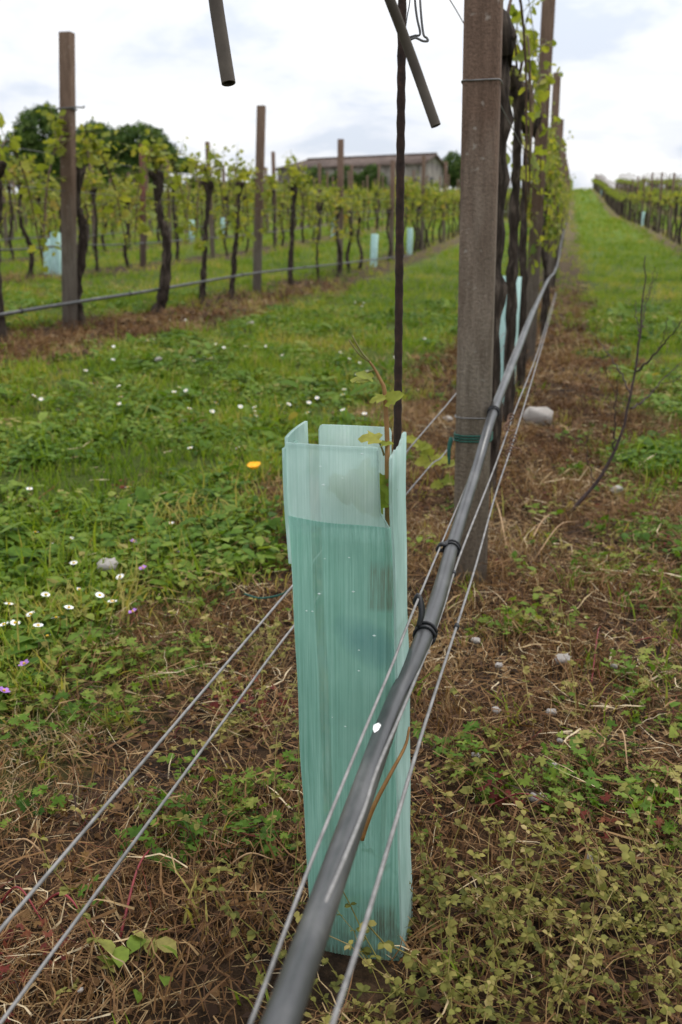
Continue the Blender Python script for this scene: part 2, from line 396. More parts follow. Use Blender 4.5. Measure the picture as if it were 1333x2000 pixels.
def mat_mint(name, dark, lite, trans=0.5, clear=0.1, boxes=()):
    """extruded twin-wall polypropylene: light ribs, milky skin, mud stains where given (x0,x1,z0,z1)"""
    m, nd, ln = new_mat(name)
    tc = nd.new('ShaderNodeTexCoord'); v = tc.outputs['Object']
    nv = noise(nd, ln, mapping(nd, ln, v, (480, 480, 1.6)), 1.0, 2, 0.6)
    nb = noise(nd, ln, mapping(nd, ln, v, (22, 22, 9)), 1.0, 4, 0.6)
    nf = noise(nd, ln, mapping(nd, ln, v, (420, 420, 60)), 1.0, 3, 0.6)
    c = ramp_out(nd, ln, nv, [(0.30, dark), (0.52, tuple((a + b) / 2 for a, b in zip(dark, lite))), (0.70, lite)])
    c = mixc(nd, ln, 1.0, c, ramp_out(nd, ln, nb, [(0.32, (0.76, 0.82, 0.80)), (0.66, (1.10, 1.07, 1.08))]), 'MULTIPLY')
    sp = nd.new('ShaderNodeSeparateXYZ'); ln.new(v, sp.inputs[0])
    for x0, x1, z0, z1, col, amt in boxes:
        def edge(val, a, w): return math_n(nd, ln, 'MULTIPLY', math_n(nd, ln, 'SUBTRACT', val, a), 1 / w, clamp=True)
        f = math_n(nd, ln, 'MULTIPLY', math_n(nd, ln, 'MULTIPLY', edge(sp.outputs[0], x0, .004), edge(sp.outputs[0], x1, -.004)), math_n(nd, ln, 'MULTIPLY', edge(sp.outputs[2], z0, .006), edge(sp.outputs[2], z1, -.012)))
        f = math_n(nd, ln, 'MULTIPLY', f, ramp_out(nd, ln, nv, [(0.4, (1, 1, 1)), (0.6, (0.25, 0.25, 0.25))]))
        f = math_n(nd, ln, 'MULTIPLY', f, ramp_out(nd, ln, nf, [(0.3, (0.4, 0.4, 0.4)), (0.6, (1, 1, 1))]))
        c = mixc(nd, ln, math_n(nd, ln, 'MULTIPLY', f, amt), c, col)
    if boxes:      # inner object's shade painted bluish half way up and mud splashed round the foot
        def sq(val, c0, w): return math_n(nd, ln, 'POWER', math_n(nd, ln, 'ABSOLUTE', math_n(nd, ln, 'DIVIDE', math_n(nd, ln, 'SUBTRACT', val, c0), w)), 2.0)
        x0, z0 = INNER_SHADE
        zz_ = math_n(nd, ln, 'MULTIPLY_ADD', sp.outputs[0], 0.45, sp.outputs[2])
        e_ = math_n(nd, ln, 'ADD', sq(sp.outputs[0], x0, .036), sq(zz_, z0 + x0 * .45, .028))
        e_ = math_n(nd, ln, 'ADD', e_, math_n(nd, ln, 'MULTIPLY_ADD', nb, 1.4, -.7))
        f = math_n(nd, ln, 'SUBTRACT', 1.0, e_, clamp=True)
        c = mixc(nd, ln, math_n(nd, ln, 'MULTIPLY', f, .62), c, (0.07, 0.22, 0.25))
        mud = math_n(nd, ln, 'MULTIPLY', math_n(nd, ln, 'SUBTRACT', math_n(nd, ln, 'MULTIPLY_ADD', nb, .16, .0), sp.outputs[2]), 14.0, clamp=True)
        mud = math_n(nd, ln, 'MULTIPLY', mud, ramp_out(nd, ln, nf, [(0.35, (0, 0, 0)), (0.6, (1, 1, 1))]))
        c = mixc(nd, ln, math_n(nd, ln, 'MULTIPLY', mud, .7), c, (0.13, 0.12, 0.08))
    p = nd.new('ShaderNodeBsdfPrincipled'); ln.new(c, p.inputs['Base Color']); p.inputs['Roughness'].default_value = 0.42; p.inputs['Specular IOR Level'].default_value = 0.4
    b = nd.new('ShaderNodeBump'); b.inputs['Strength'].default_value = 0.5; b.inputs['Distance'].default_value = 0.002; ln.new(nv, b.inputs['Height']); ln.new(b.outputs[0], p.inputs['Normal'])
    t = nd.new('ShaderNodeBsdfTranslucent'); ln.new(mixc(nd, ln, 1.0, c, (0.95, 1.0, 0.98), 'MULTIPLY'), t.inputs[0])
    tr = nd.new('ShaderNodeBsdfTransparent'); tr.inputs[0].default_value = (0.8, 0.95, 0.9, 1)
    m1 = nd.new('ShaderNodeMixShader'); m1.inputs[0].default_value = trans; ln.new(p.outputs[0], m1.inputs[1]); ln.new(t.outputs[0], m1.inputs[2])
    m2 = nd.new('ShaderNodeMixShader'); m2.inputs[0].default_value = clear; ln.new(m1.outputs[0], m2.inputs[1]); ln.new(tr.outputs[0], m2.inputs[2])
    o = nd.new('ShaderNodeOutputMaterial'); ln.new(m2.outputs[0], o.inputs[0])
    return m
M['mint'] = mat_mint('pale_mint_twinwall', (0.50, 0.66, 0.61), (0.64, 0.78, 0.745), 0.5, 0.2)
M['mint_far'] = mat_mint('far_mint_plastic', (0.40, 0.60, 0.56), (0.46, 0.66, 0.62), 0.3, 0.0)
# ------------------------------------------------------------------ ground sheet
def axis(near, step, far, grow=1.12):
    a = [0.0]; s = step
    while a[-1] < far:
        if a[-1] > near: s *= grow
        a.append(a[-1] + s)
    return np.array(a)
gx = axis(5.0, 0.07, 420); gx = np.concatenate([-gx[:0:-1], gx])
gy = np.concatenate([-axis(1.0, 0.15, 40)[:0:-1], axis(9.0, 0.07, 900, 1.06)])
XX, YY = np.meshgrid(gx, gy)
gV = np.c_[XX.ravel(), YY.ravel(), tz(XX, YY).ravel()]
nx, ny = len(gx), len(gy)
ii = (np.arange(ny - 1)[:, None] * nx + np.arange(nx - 1)[None, :]).ravel()
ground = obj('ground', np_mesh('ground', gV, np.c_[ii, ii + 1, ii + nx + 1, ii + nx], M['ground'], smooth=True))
tag(ground, 'brown under-vine strips and green grass lanes of the vineyard floor', kind='structure')

# ------------------------------------------------------------------ farmhouse on the rise
fA = np.array([(838 - 1110) / FPX * 140, 140.0]); fB = np.array([(556 - 1110) / FPX * 146, 146.0])
fd_ = (fB - fA); flen = np.linalg.norm(fd_); fd_ /= flen; fp_ = np.array([-fd_[1], fd_[0]]); fp_ = fp_ if fp_[1] > 0 else -fp_
fz = float(tz(fA[0], fA[1])) - 0.75
house = empty('farmhouse', (fA[0], fA[1], fz), 'long low farmhouse with brown tiled roof on the rise', 'building')
house.rotation_euler = (0, 0, math.atan2(-fd_[1], -fd_[0]))      # local -x runs along the front, +y into the building
HW, HD, HH, HR = flen, 7.0, 4.55, 1.35
def lpart(name, mb, mat, parent, smooth=False):
    return obj(name, mb.mesh(name, mat, smooth), parent)
mb = MB(); V, F = box(-HW, 0, 0, HD, -1, HH); mb.add(V, F)
mb.add([(0, 0, HH), (0, HD, HH), (0, HD / 2, HH + HR - .12)], [(0, 1, 2)]); mb.add([(-HW, 0, HH), (-HW, HD / 2, HH + HR - 1.2), (-HW, HD, HH)], [(0, 1, 2)])
lpart('wall', mb, M['plaster'], house)
mb = MB()
ov, th = 0.45, 0.22
hip = 3.0
for s in (0, 1):
    yo = -ov if s == 0 else HD + ov
    pts = [(-HW - ov, yo, HH - .08), (ov, yo, HH - .08), (ov, HD / 2, HH + HR), (-HW + hip, HD / 2, HH + HR)]
    top = np.array(pts); bot = top - [0, 0, th]
    Q = np.vstack([top, bot]); mb.add(Q, [(0, 1, 2, 3), (7, 6, 5, 4), (0, 4, 5, 1), (1, 5, 6, 2), (2, 6, 7, 3), (3, 7, 4, 0)])
roof = None
pts = np.array([(-HW - ov, -ov, HH - .08), (-HW + hip, HD / 2, HH + HR), (-HW - ov, HD + ov, HH - .08)]); Q = np.vstack([pts, pts - [0, 0, th]])
mb.add(Q, [(0, 1, 2), (5, 4, 3), (0, 2, 5), (0, 5, 3)])
roof = lpart('roof', mb, M['tiles'], house)
mb = MB(); V, F = box(-HW + hip, ov, HD / 2 - .16, HD / 2 + .16, HH + HR - .04, HH + HR + .14); mb.add(V, F); lpart('ridge_cap', mb, M['tiles'], roof)
nb_ = 10
for i in range(nb_ + 1):
    x = -HW + 0.25 + i * (HW - 0.5) / nb_
    mb = MB(); V, F = box(x - .18, x + .18, -.22, -.003, -1, HH - .12); mb.add(V, F); lpart('pilaster', mb, M['plaster'], house)
for i in range(nb_):
    x = -HW + 0.25 + (i + .5) * (HW - 0.5) / nb_
    mb = MB(); V, F = box(x - .62, x + .62, -.06, -.004, 0.4, 2.75); mb.add(V, F)
    b = lpart('infill_panel', mb, M['brickwall'], house)
    mb = MB(); V, F = box(x - .45, x + .45, -.10, -.064, .8, 2.5); mb.add(V, F); lpart('window', mb, M['opening'], b)
mb = MB(); V, F = box(.004, .06, 2.4, 3.6, 1.2, 2.8); mb.add(V, F); lpart('window', mb, M['opening'], house)
mb = MB(); V, F = box(.07, 2.0, .8, 5.2, -1, 0.55); mb.add(V, F)
lt = lpart('lean_to', mb, M['brickwall'], house)
mb = MB(); Q = np.array([(.065, .5, 1.55), (.065, 5.5, 1.55), (2.4, 5.5, .62), (2.4, .5, .62)]); Q = np.vstack([Q, Q - [0, 0, .12]])
mb.add(Q, [(3, 2, 1, 0), (4, 5, 6, 7), (0, 1, 5, 4), (1, 2, 6, 5), (2, 3, 7, 6), (3, 0, 4, 7)]); lpart('lean_to_roof', mb, M['whitewash'], lt)

# ------------------------------------------------------------------ trees and bushes
def rand_rot(n, r):
    q = r.normal(size=(n, 4)); q /= np.linalg.norm(q, axis=1)[:, None]
    w, x, y, z = q.T
    return np.stack([np.stack([1 - 2 * (y * y + z * z), 2 * (x * y - z * w), 2 * (x * z + y * w)], -1),
                     np.stack([2 * (x * y + z * w), 1 - 2 * (x * x + z * z), 2 * (y * z - x * w)], -1),
                     np.stack([2 * (x * z - y * w), 2 * (y * z + x * w), 1 - 2 * (x * x + y * y)], -1)], 1)
def spread(TV, TF, Rm, S, Pn, tint, tv=None):
    """many copies of a small triangle template as one vertex/face/tint set"""
    TV = np.asarray(TV, float); TF = np.asarray(TF, int); n = len(Pn); k = len(TV)
    V = np.einsum('nij,kj->nki', Rm, TV) * np.asarray(S)[:, None, None] + np.asarray(Pn)[:, None, :]
    F = TF[None] + (np.arange(n) * k)[:, None, None]
    t = np.repeat(np.asarray(tint), k).reshape(n, k)
    if tv is not None: t = t + tv[None]
    return V.reshape(-1, 3), F.reshape(-1, 3), np.clip(t.ravel(), 0, 1)
def yawm(a):
    c, s = np.cos(a), np.sin(a); z = np.zeros_like(a); o = np.ones_like(a)
    return np.stack([np.stack([c, -s, z], -1), np.stack([s, c, z], -1), np.stack([z, z, o], -1)], 1)
def yaw_tilt(a, tx, b):
    """yaw a, then tilt by tx about a horizontal axis at angle b"""
    n = len(a); Rm = yawm(a); k = np.stack([np.cos(b), np.sin(b), np.zeros(n)], -1)
    K = np.zeros((n, 3, 3)); K[:, 0, 1] = -k[:, 2]; K[:, 0, 2] = k[:, 1]; K[:, 1, 0] = k[:, 2]; K[:, 1, 2] = -k[:, 0]; K[:, 2, 0] = -k[:, 1]; K[:, 2, 1] = k[:, 0]
    Q = np.eye(3)[None] + np.sin(tx)[:, None, None] * K + (1 - np.cos(tx))[:, None, None] * (K @ K)
    return Q @ Rm
SPRIG_V = np.array([(0, 0, 0), (.5, .25, .1), (.15, .6, -.05), (-.5, .35, .12), (-.25, -.45, .08), (.4, -.35, -.1), (0.0, 1.0, .0)])
SPRIG_F = np.array([(0, 1, 2), (0, 3, 4), (0, 4, 5), (2, 6, 3)])
def crown(blobs, n, size, r):
    """leaf sprigs on the shells of several uneven blobs: (centre, radii)"""
    w = np.array([b[1][0] * b[1][2] for b in blobs]); w = w / w.sum(); out = []
    for (c, ra), k in zip(blobs, w):
        m = int(n * k); d = r.normal(size=(m, 3)); d /= np.linalg.norm(d, axis=1)[:, None]
        rr = 0.55 + 0.5 * r.random(m) ** 0.6
        lump = 0.85 + 0.3 * vnoise(d[:, 0] * 2 + d[:, 2] * 3, d[:, 1] * 3, 0.8, int(r.integers(50)))
        out.append(np.array(c) + d * np.array(ra) * (rr * lump)[:, None])
    p = np.vstack(out); m = len(p)
    return spread(SPRIG_V, SPRIG_F, rand_rot(m, r), size * (0.6 + 0.8 * r.random(m)), p, r.random(m))
def make_tree(name, loc, blobs, n, size, label, cat, trunk_h=None, trunk_r=0.2, seed=0, group=None):
    r = np.random.default_rng(seed)
    t = empty(name, loc, label, cat, group)
    if cat == 'tree' and loc[1] < 100: t.scale = (1.2, 1.2, 1.08)
    if trunk_h:
        mb = MB(); V, F = tube(smooth_path([(0, 0, -.3), (.1, .05, trunk_h * .5), (-.05, .1, trunk_h)], 6), [trunk_r, trunk_r * .9, trunk_r * .8, trunk_r * .75, trunk_r * .7, trunk_r * .6], 7, .1, seed=seed); mb.add(V, F)
        tr = lpart('trunk', mb, M['trunk'], t)
        for b in blobs[:5]:
            mb = MB(); c = np.array(b[0]); V, F = tube(smooth_path([(0, 0, trunk_h * .75), c * [.45, .45, .8], c], 5), [trunk_r * .5, trunk_r * .42, trunk_r * .34, trunk_r * .24, trunk_r * .12], 5); mb.add(V, F)
            lpart('limb', mb, M['trunk'], tr)
    mb = MB(); V, F, T = crown(blobs, n, size, r); mb.add(V, F, T)
    tag(lpart('crown', mb, M['tree_leaf'], t), kind='stuff')
    return t
def at_ground(px, y):
    """ground point seen in column px at distance y along the rows"""
    x = (px - 1110) / FPX * y; return np.array([x, y, float(tz(x, y))])
p = at_ground(62, 84); k = 84 / FPX
make_tree('broadleaf_tree', p, [((0.3, 0, 5.6), (1.9, 1.8, 2.1)), ((-1.6, .3, 4.2), (1.6, 1.5, 1.8)), ((1.6, .2, 4.0), (1.7, 1.6, 1.7)), ((0, -.2, 2.8), (2.6, 2, 1.8)), ((.6, .1, 7.0), (.9, .9, .9))], 7000, .30,
          'tall dark tree at far left behind the vines', 'tree', 3.0, .25, 3)
p = at_ground(180, 88)
make_tree('broadleaf_tree', p, [((0, 0, 5.2), (1.8, 1.8, 1.5)), ((-1.5, .2, 4.0), (1.6, 1.6, 1.5)), ((1.2, 0, 4.3), (1.5, 1.5, 1.4)), ((0, 0, 2.6), (2.5, 2, 1.6))], 6000, .30,
          'dark rounded tree behind the grey post with the metal hook', 'tree', 2.6, .22, 4)
p = at_ground(272, 86)
make_tree('broadleaf_tree', p, [((0.2, 0, 4.9), (2.0, 1.8, 1.5)), ((-1.6, .2, 4.4), (1.5, 1.6, 1.4)), ((1.7, 0, 4.0), (1.2, 1.4, 1.2)), ((-.4, 0, 2.6), (2.2, 2, 1.6))], 6000, .30,
          'dark spreading tree behind the red post', 'tree', 2.6, .22, 5)
p = at_ground(358, 130)
make_tree('umbrella_pine', p, [((0, 0, 4.0), (2.0, 1.7, .85)), ((-.9, 0, 3.8), (1.2, 1.1, .7)), ((.9, .1, 3.75), (1.2, 1.1, .75))], 2600, .33,
          'small dark umbrella-shaped tree alone on the skyline', 'tree', 3.4, .14, 6)
p = at_ground(893, 150)
make_tree('broadleaf_tree', p, [((0, 0, 3.2), (1.5, 1.5, 2.0)), ((.7, .2, 1.8), (1.6, 1.4, 1.5)), ((-1.3, 0, 1.4), (1.2, 1.2, 1.2))], 2200, .36,
          'dark tree beside the right gable of the farmhouse', 'tree', 2.0, .15, 7)
for i, (px, w, h, lb) in enumerate([(632, 2.4, 3.4, 'leftmost dark bush against the farmhouse front'), (690, 2.6, 3.3, 'middle dark bush against the farmhouse front'), (740, 2.0, 3.5, 'dark bush against the farmhouse front left of the rusty rod')]):
    p = at_ground(px, 134)
    make_tree('bush', p, [((0, 0, h * .55), (w * .6, 1, h * .5)), ((w * .5, 0, h * .35), (w * .5, .9, h * .38)), ((-w * .5, 0, h * .38), (w * .5, .9, h * .4))], 1500, .33, lb, 'bush', None, seed=20 + i, group='bushes by the farmhouse')
p = at_ground(470, 150)
for i, (px, y, w, h) in enumerate([(395, 150, 3.0, 2.2), (460, 152, 3.4, 1.8), (525, 150, 3.0, 2.4)]):
    p = at_ground(px, y)
    make_tree('bush', p, [((0, 0, h * .5), (w * .7, 1, h * .55)), ((w * .6, 0, h * .3), (w * .5, .9, h * .4)), ((-w * .6, 0, h * .35), (w * .5, .9, h * .4))], 1100, .36,
              ['far bush on the skyline right of the umbrella-shaped tree', 'low far bush on the skyline midway to the farmhouse', 'far bush at the left end of the farmhouse'][i], 'bush', None, seed=30 + i, group='bushes on the skyline')

# ------------------------------------------------------------------ vine leaf template
def vine_leaf(seed=0, cup=0.18):
    r = np.random.default_rng(seed)
    o = [(0.0, 0.0), (.28, -.14), (.52, .02), (.42, .22), (.60, .46), (.36, .52), (.30, .80), (.0, 1.0)]
    o += [(-x, y) for x, y in o[-2:0:-1]]
    o = np.array(o) + r.normal(size=(len(o), 2)) * .035; o[0] = 0
    c = np.array([[0, .38]])
    q = np.vstack([o, c]); z = cup * (np.abs(q[:, 0]) * .9) - .12 * q[:, 1] ** 2 + r.normal(size=len(q)) * .03
    n = len(o); F = [(n, i, (i + 1) % n) for i in range(n)]
    return np.c_[q, z], np.array(F)
LEAVES = [vine_leaf(s) for s in range(4)]
LEAF_ME = [np_mesh('vine_leaf', v, f, M['vine_leaf'], np.full(len(v), .3 + .16 * i)) for i, (v, f) in enumerate(LEAVES)]
STONE_ME = []

def rot_from_dir(d, roll, flat=0.6):
    """leaf frame: y along d, normal turned towards up by flat"""
    d = d / np.linalg.norm(d); up = np.array([0, 0, 1.0]) * flat + roll * (1 - flat)
    x = np.cross(d, up); nx_ = np.linalg.norm(x); x = x / (nx_ + 1e-9); z = np.cross(x, d)
    return np.stack([x, d, z], 1)
def vine_parts(r, h=1.25, head=.05, dense=1.0, droop=1.0, lean=(0, 0), thick=.032, span=.62, leaf=.068, path=None, sides=(-1, 1)):
    """trunk, canes, shoots and leaf placements of one arched-cane vine; the row runs along y"""
    if path is None:
        a = r.random() * 6.28; w = .035 + .05 * r.random()
        path = [(0, 0, -.06), (w * math.cos(a), w * math.sin(a), h * .3), (-w * .7 * math.cos(a + .6), -w * math.sin(a), h * .62), (lean[0], lean[1], h)]
    tp = smooth_path(path, 30) + r.normal(size=(30, 3)) * [.004, .004, .0]; h = tp[-1][2]
    rad = thick * (1.2 - .5 * np.linspace(0, 1, 30)) * (1 + .35 * (r.random(30) - .5)); rad[0] *= 1.25; rad[-3:] = [thick * 1.05, head * .95, head * .8]
    trunk = MB(); V, F = tube(tp, rad, 11, .22, seed=int(r.integers(1e6))); trunk.add(V, F)
    top = tp[-1]
    for _ in range(3):
        d = r.normal(size=3) * [.6, .8, .5]; d[2] = abs(d[2]) * .6
        V, F = tube(smooth_path([top - [0, 0, .05], top + d * .06, top + d * .10], 4), [head * .75, head * .7, head * .55, head * .25], 7, .2, seed=int(r.integers(1e6))); trunk.add(V, F)
    canes = []; shoots = []; leaves = []
    for s in sides:
        for c in range(2 if r.random() < .45 else 1):
            L = span * (.75 + .5 * r.random()); xo = (r.random() - .5) * .16
            cp = smooth_path([top, top + [xo * .5, s * L * .35, .13 + .08 * r.random()], top + [xo, s * L * .75, .05 - .1 * droop], top + [xo * 1.3, s * L, -.42 * droop - .1 * r.random()]], 14)
            canes.append(tube(cp, np.linspace(.007, .004, 14), 5))
            for i in range(1, 14):
                for _ in range(1 if r.random() < .75 * dense else 0):
                    b = cp[i]; d = np.array([r.normal() * .5, r.normal() * .45 + s * .15, .75 + r.normal() * .35])
                    sl = .10 + .24 * r.random() * dense; d /= np.linalg.norm(d)
                    sp = smooth_path([b, b + d * sl * .5, b + d * sl + np.array([r.normal() * .03, r.normal() * .03, -.02])], 5)
                    shoots.append(tube(sp, [.0035, .003, .0025, .002, .0012], 4, closed=False))
                    k = 3 + int(sl * 16)
                    for j in range(k):
                        f = (j + .6) / k; q = sp[min(4, int(f * 4.99))]
                        ld = np.array([r.normal(), r.normal(), r.normal() * .5 - .15]); ld /= np.linalg.norm(ld)
                        leaves.append((q + ld * .03, rot_from_dir(ld, r.normal(size=3), .55), leaf * (1.25 - .75 * f) * (.7 + .6 * r.random()), r.random(), int(r.integers(4)), len(shoots) - 1))
    return trunk, canes, shoots, leaves
def joined(L):
    mb = MB()
    for V, F in L: mb.add(V, F)
    return mb
def leaf_mesh(leaves, name='foliage'):
    mb = MB()
    for v in range(4):
        L = [l for l in leaves if l[4] == v]
        if L:
            V, F, T = spread(LEAVES[v][0], LEAVES[v][1], np.array([l[1] for l in L]), np.array([l[2] for l in L]), np.array([l[0] for l in L]), np.array([l[3] for l in L])); mb.add(V, F, T)
    return mb
def place_vine(loc, parts, label, group, single=False, name='grape_vine'):
    t = empty(name, loc, label, 'vine', group)
    trunk, canes, shoots, leaves = parts
    lpart('trunk', trunk, M['bark'], t, False); 
    for V, F in canes: lpart('cane', MB().add(V, F), M['cane'], t)
    so = [lpart('shoot', MB().add(V, F), M['shoot'], t) for V, F in shoots]
    if single:
        for (q, Rm, s, ti, v, si) in leaves:
            o = bpy.data.objects.new('leaf', LEAF_ME[v]); Mx = Matrix([[*(Rm[i] * s), q[i]] for i in range(3)] + [[0, 0, 0, 1]]); o.matrix_basis = Mx; link(o, so[si])
    else:
        tag(lpart('foliage', leaf_mesh(leaves), M['vine_leaf'], t), kind='stuff')
    return t

# ------------------------------------------------------------------ posts
def post_outline(w, ch=.008):
    a = w / 2; b = a - ch
    return [(-b, -a), (b, -a), (a, -b), (a, b), (b, a), (-b, a), (-a, b), (-a, -b)]
def make_post(base, top, w, mat, label, group, name='concrete_post'):
    base = np.asarray(base, float); top = np.asarray(top, float)
    t = empty(name, base, label, 'post', group)
    d = top - base; L = np.linalg.norm(d)
    V, F = prism(post_outline(w), -.12, L)
    V[:, 0] += V[:, 2] * d[0] / L; V[:, 1] += V[:, 2] * d[1] / L
    mb = MB(); mb.add(V, F); lpart('shaft', mb, mat, t)
    return t
MAINX, LEFTX = -0.215, -3.61
mbase = G(918, 1132); 
main_post = make_post(mbase, UP(956, -420, mbase), .072, M['post'], 'tall brown weathered concrete post just behind the mint tube', None)
POST_W = .072
# wrapped wires of the near post
def ring(c, w, r, sag=0.0, sides=6):
    o = np.array(post_outline(w + 2 * r, .012)); o = np.vstack([o, o[:1]])
    p = np.c_[o, np.zeros(len(o))] + np.asarray(c); p[:, 2] += sag * np.sin(np.arange(len(o)))
    return tube(smooth_path(p, 40), r, sides)
maxis = UP(956, -420, mbase) - mbase
def on_post(py):
    lo, hi = 0.0, 1.0
    for _ in range(40):
        m = (lo + hi) / 2
        if proj(mbase + maxis * m)[1] > py: lo = m
        else: hi = m
    return maxis * lo
for py, r_, mt in ((162, .0016, 'wire'), (812, .0016, 'wire')):
    mb = MB(); V, F = ring(on_post(py), POST_W, r_, .001); mb.add(V, F); lpart('tie_wire', mb, M[mt], main_post)
tw = empty('green_twine', mbase + on_post(852), 'green twine tied around the brown post above the ground', 'twine')
mb = MB()
for dz in (-.006, .0, .006): V, F = ring((0, 0, dz), POST_W, .0022, .002); mb.add(V, F)
lpart('wrap', mb, M['twine'], tw)
mb = MB(); V, F = tube(smooth_path([(-.043, -.041, .004), (-.047, -.046, -.02), (-.046, -.046, -.055)], 8), [.004, .005, .005, .0045, .004, .004, .003, .002], 6); mb.add(V, F); lpart('loose_end', mb, M['twine'], tw)

# other posts of the near row
mainposts = []
for i, (y, h, lx) in enumerate([(6.75, 2.5, .02), (11.3, 2.42, .0), (15.9, 2.4, .0)] + [(20.4 + 4.5 * k, 2.35, 0) for k in range(12)]):
    x = MAINX + .005 * i; z = float(tz(x, y))
    lab = ['second post of the near row, above the leaves right of the near post', 'third post of the near row, its top just above yellow leaves', 'fourth post of the near row rising from yellow leaves'][i] if i < 3 else 'far concrete post lined up along the near vine row'
    make_post((x, y, z), (x + lx, y, z + h), .08, M['post_grey'], lab, 'posts of the near row'); mainposts.append((x, y))
# left row posts measured on the photograph
LP = [(131, 65, 137, 648, 'grey-brown post at left with a metal hook near its top', 'post_grey'), (511, 207, 502, 586, 'grey post in the left row, midway between hooked post and farmhouse', 'post_grey'),
      (666, 272, 664, 548, 'brown post in the left row in front of the farmhouse', 'post'), (768, 313, 764, 524, 'brown post in the left row beside the rusty rod', 'post')]
lposts = []
for tx, ty, bx, by, lb, mt in LP:
    y = row_y(bx, LEFTX); b = np.array([LEFTX, y, float(tz(LEFTX, y))])
    make_post(b, UP(tx, ty, b), .088, M[mt], lb, 'posts of the left row'); lposts.append(b)
print('left posts', [np.round(b, 2) for b in lposts], [round(np.linalg.norm(UP(l[0], l[1], b) - b), 2) for l, b in zip(LP, lposts)])
y0 = lposts[-1][1]
for k in range(11):
    y = y0 + 4.6 * (k + 1); x = LEFTX; z = float(tz(x, y))
    if y < 78: make_post((x, y, z), (x + random.uniform(-.04, .04), y, z + 2.25), .085, M['post' if k % 2 else 'post_grey'], 'far concrete post along the left vine row', 'posts of the left row')
# hook on the first left post
b = lposts[0]; tp = UP(LP[0][0], LP[0][1], b); hk = UP(132, 213, b) - b
hookroot = [o for o in bpy.data.objects if o.get('label', '').startswith('grey-brown post')][0]
mb = MB(); V, F = ring(hk, .088, .006); mb.add(V, F)
V, F = tube(smooth_path([hk + [.03, -.05, 0], hk + [.10, -.055, .004], hk + [.15, -.055, -.002], hk + [.155, -.055, .012]], 12), .006, 6); mb.add(V, F); lpart('metal_hook', mb, M['wire_dark'], hookroot)
# posts of the rows beyond
ROWS_L = [LEFTX - 3.4 * k for k in range(1, 14)]
ROWS_R = [MAINX + 3.4 * k for k in range(1, 9)]
def seen(x, y, z=0.8, m=70):
    q = proj((x, y, float(tz(x, y)) + z)); return q[2] > 0 and -m < q[0] < 1333 + m
PORD = ['first', 'second', 'third', 'fourth', 'fifth', 'sixth', 'seventh', 'eighth', 'ninth', 'tenth', 'eleventh', 'twelfth', 'thirteenth', 'fourteenth', 'fifteenth', 'sixteenth', 'seventeenth', 'eighteenth']
pc = {}
for ri, x in enumerate(ROWS_L):
    off = [1.4, 3.1, .6, 2.2, 3.8][ri % 5]
    for k in range(18):
        y = off + 4.6 * k
        if y > 76 or not seen(x, y): continue
        if ri == 0 and abs(proj((x, y, 0.5))[0] - 278) < 75: continue
        z = float(tz(x, y)); red = False; pc[ri] = pc.get(ri, -1) + 1
        lab = 'reddish post in the second row from the left edge, in front of dark trees' if red else (f'{PORD[pc[ri]]} concrete post from the left edge in the {["second", "third", "fourth"][ri]} vine row to the left' if ri < 3 else 'thin concrete post in the distant vine rows to the left')
        make_post((x, y, z), (x + random.uniform(-.05, .05), y, z + random.uniform(2.1, 2.35)), .08, M['post_red' if red else ('post' if k % 3 else 'post_grey')], lab, None if red else ('posts of the %s left row' % (['second', 'third', 'fourth'][ri] if ri < 3 else 'distant')))
if not any('reddish' in o.get('label', '') for o in bpy.data.objects):
    y = row_y(280, ROWS_L[0]); b = np.array([ROWS_L[0], y, float(tz(ROWS_L[0], y))])
    make_post(b, UP(279, 282, b), .085, M['post_red'], 'reddish post in the second row from the left edge, in front of dark trees', None)
for ri, x in enumerate(ROWS_R):
    for k in range(34):
        y = 3 + 4.6 * k + ri
        if y > 165 or not seen(x, y) or (ri > 3 and k % 2): continue
        z = float(tz(x, y))
        make_post((x, y, z), (x, y, z + random.uniform(2.0, 2.3)), .08, M['post' if k % 2 else 'post_grey'], f'thin far post in the {["first", "second", "third", "fourth"][ri] if ri < 4 else "distant"} vine row{"s" if ri > 3 else ""} to the right of the grass lane', 'posts of the %s right row' % (['first', 'second', 'third', 'fourth'][ri] if ri < 4 else 'distant'))

# ------------------------------------------------------------------ vines
vr = np.random.default_rng(77)
# the two old vines right behind the near post, then the rest of the near row
def px_path(pts, base):
    return [UP(a, b_, base) - base for a, b_ in pts]
nb = np.array([MAINX + .005, 3.05, float(tz(MAINX, 3.05))]); 
near_specs = [
    (3.05, [(972, 905), (980, 760), (984, 600), (988, 470), (997, 300), (1000, 120), (1003, 72)], .036, 'old dark vine with lumpy head directly behind the near brown post'),
    (4.2, [(1000, 800), (1003, 640), (1008, 480), (1012, 330), (1016, 165)], .029, 'dark vine second behind the near brown post'),
    (5.3, [(1022, 735), (1026, 600), (1024, 460), (1032, 300), (1036, 235)], .027, 'dark vine third behind the near brown post')]
for i, (y, pts, th_, lb) in enumerate(near_specs):
    x = MAINX + .01; z = float(tz(x, y)); b = np.array([x, y, z])
    q = px_path(pts, b); q[0][2] = -.05; q = [np.array([v[0], v[1], v[2]]) for v in q]
    q = [v * [1, 1, 1] for v in q]
    # keep each trunk in the row: shear the path back over its foot
    ft = q[0].copy(); q = [v - [ft[0], ft[1], 0] for v in q]
    prt = vine_parts(vr, thick=th_, head=.06, path=q, span=.42, dense=[.4, .75, .85][i], leaf=.052, droop=.9, sides=[(1,), (-.6, 1), (-1, 1)][i])
    place_vine(b, prt, lb, 'vines of the near row', single=True).scale = (.72, 1, 1)
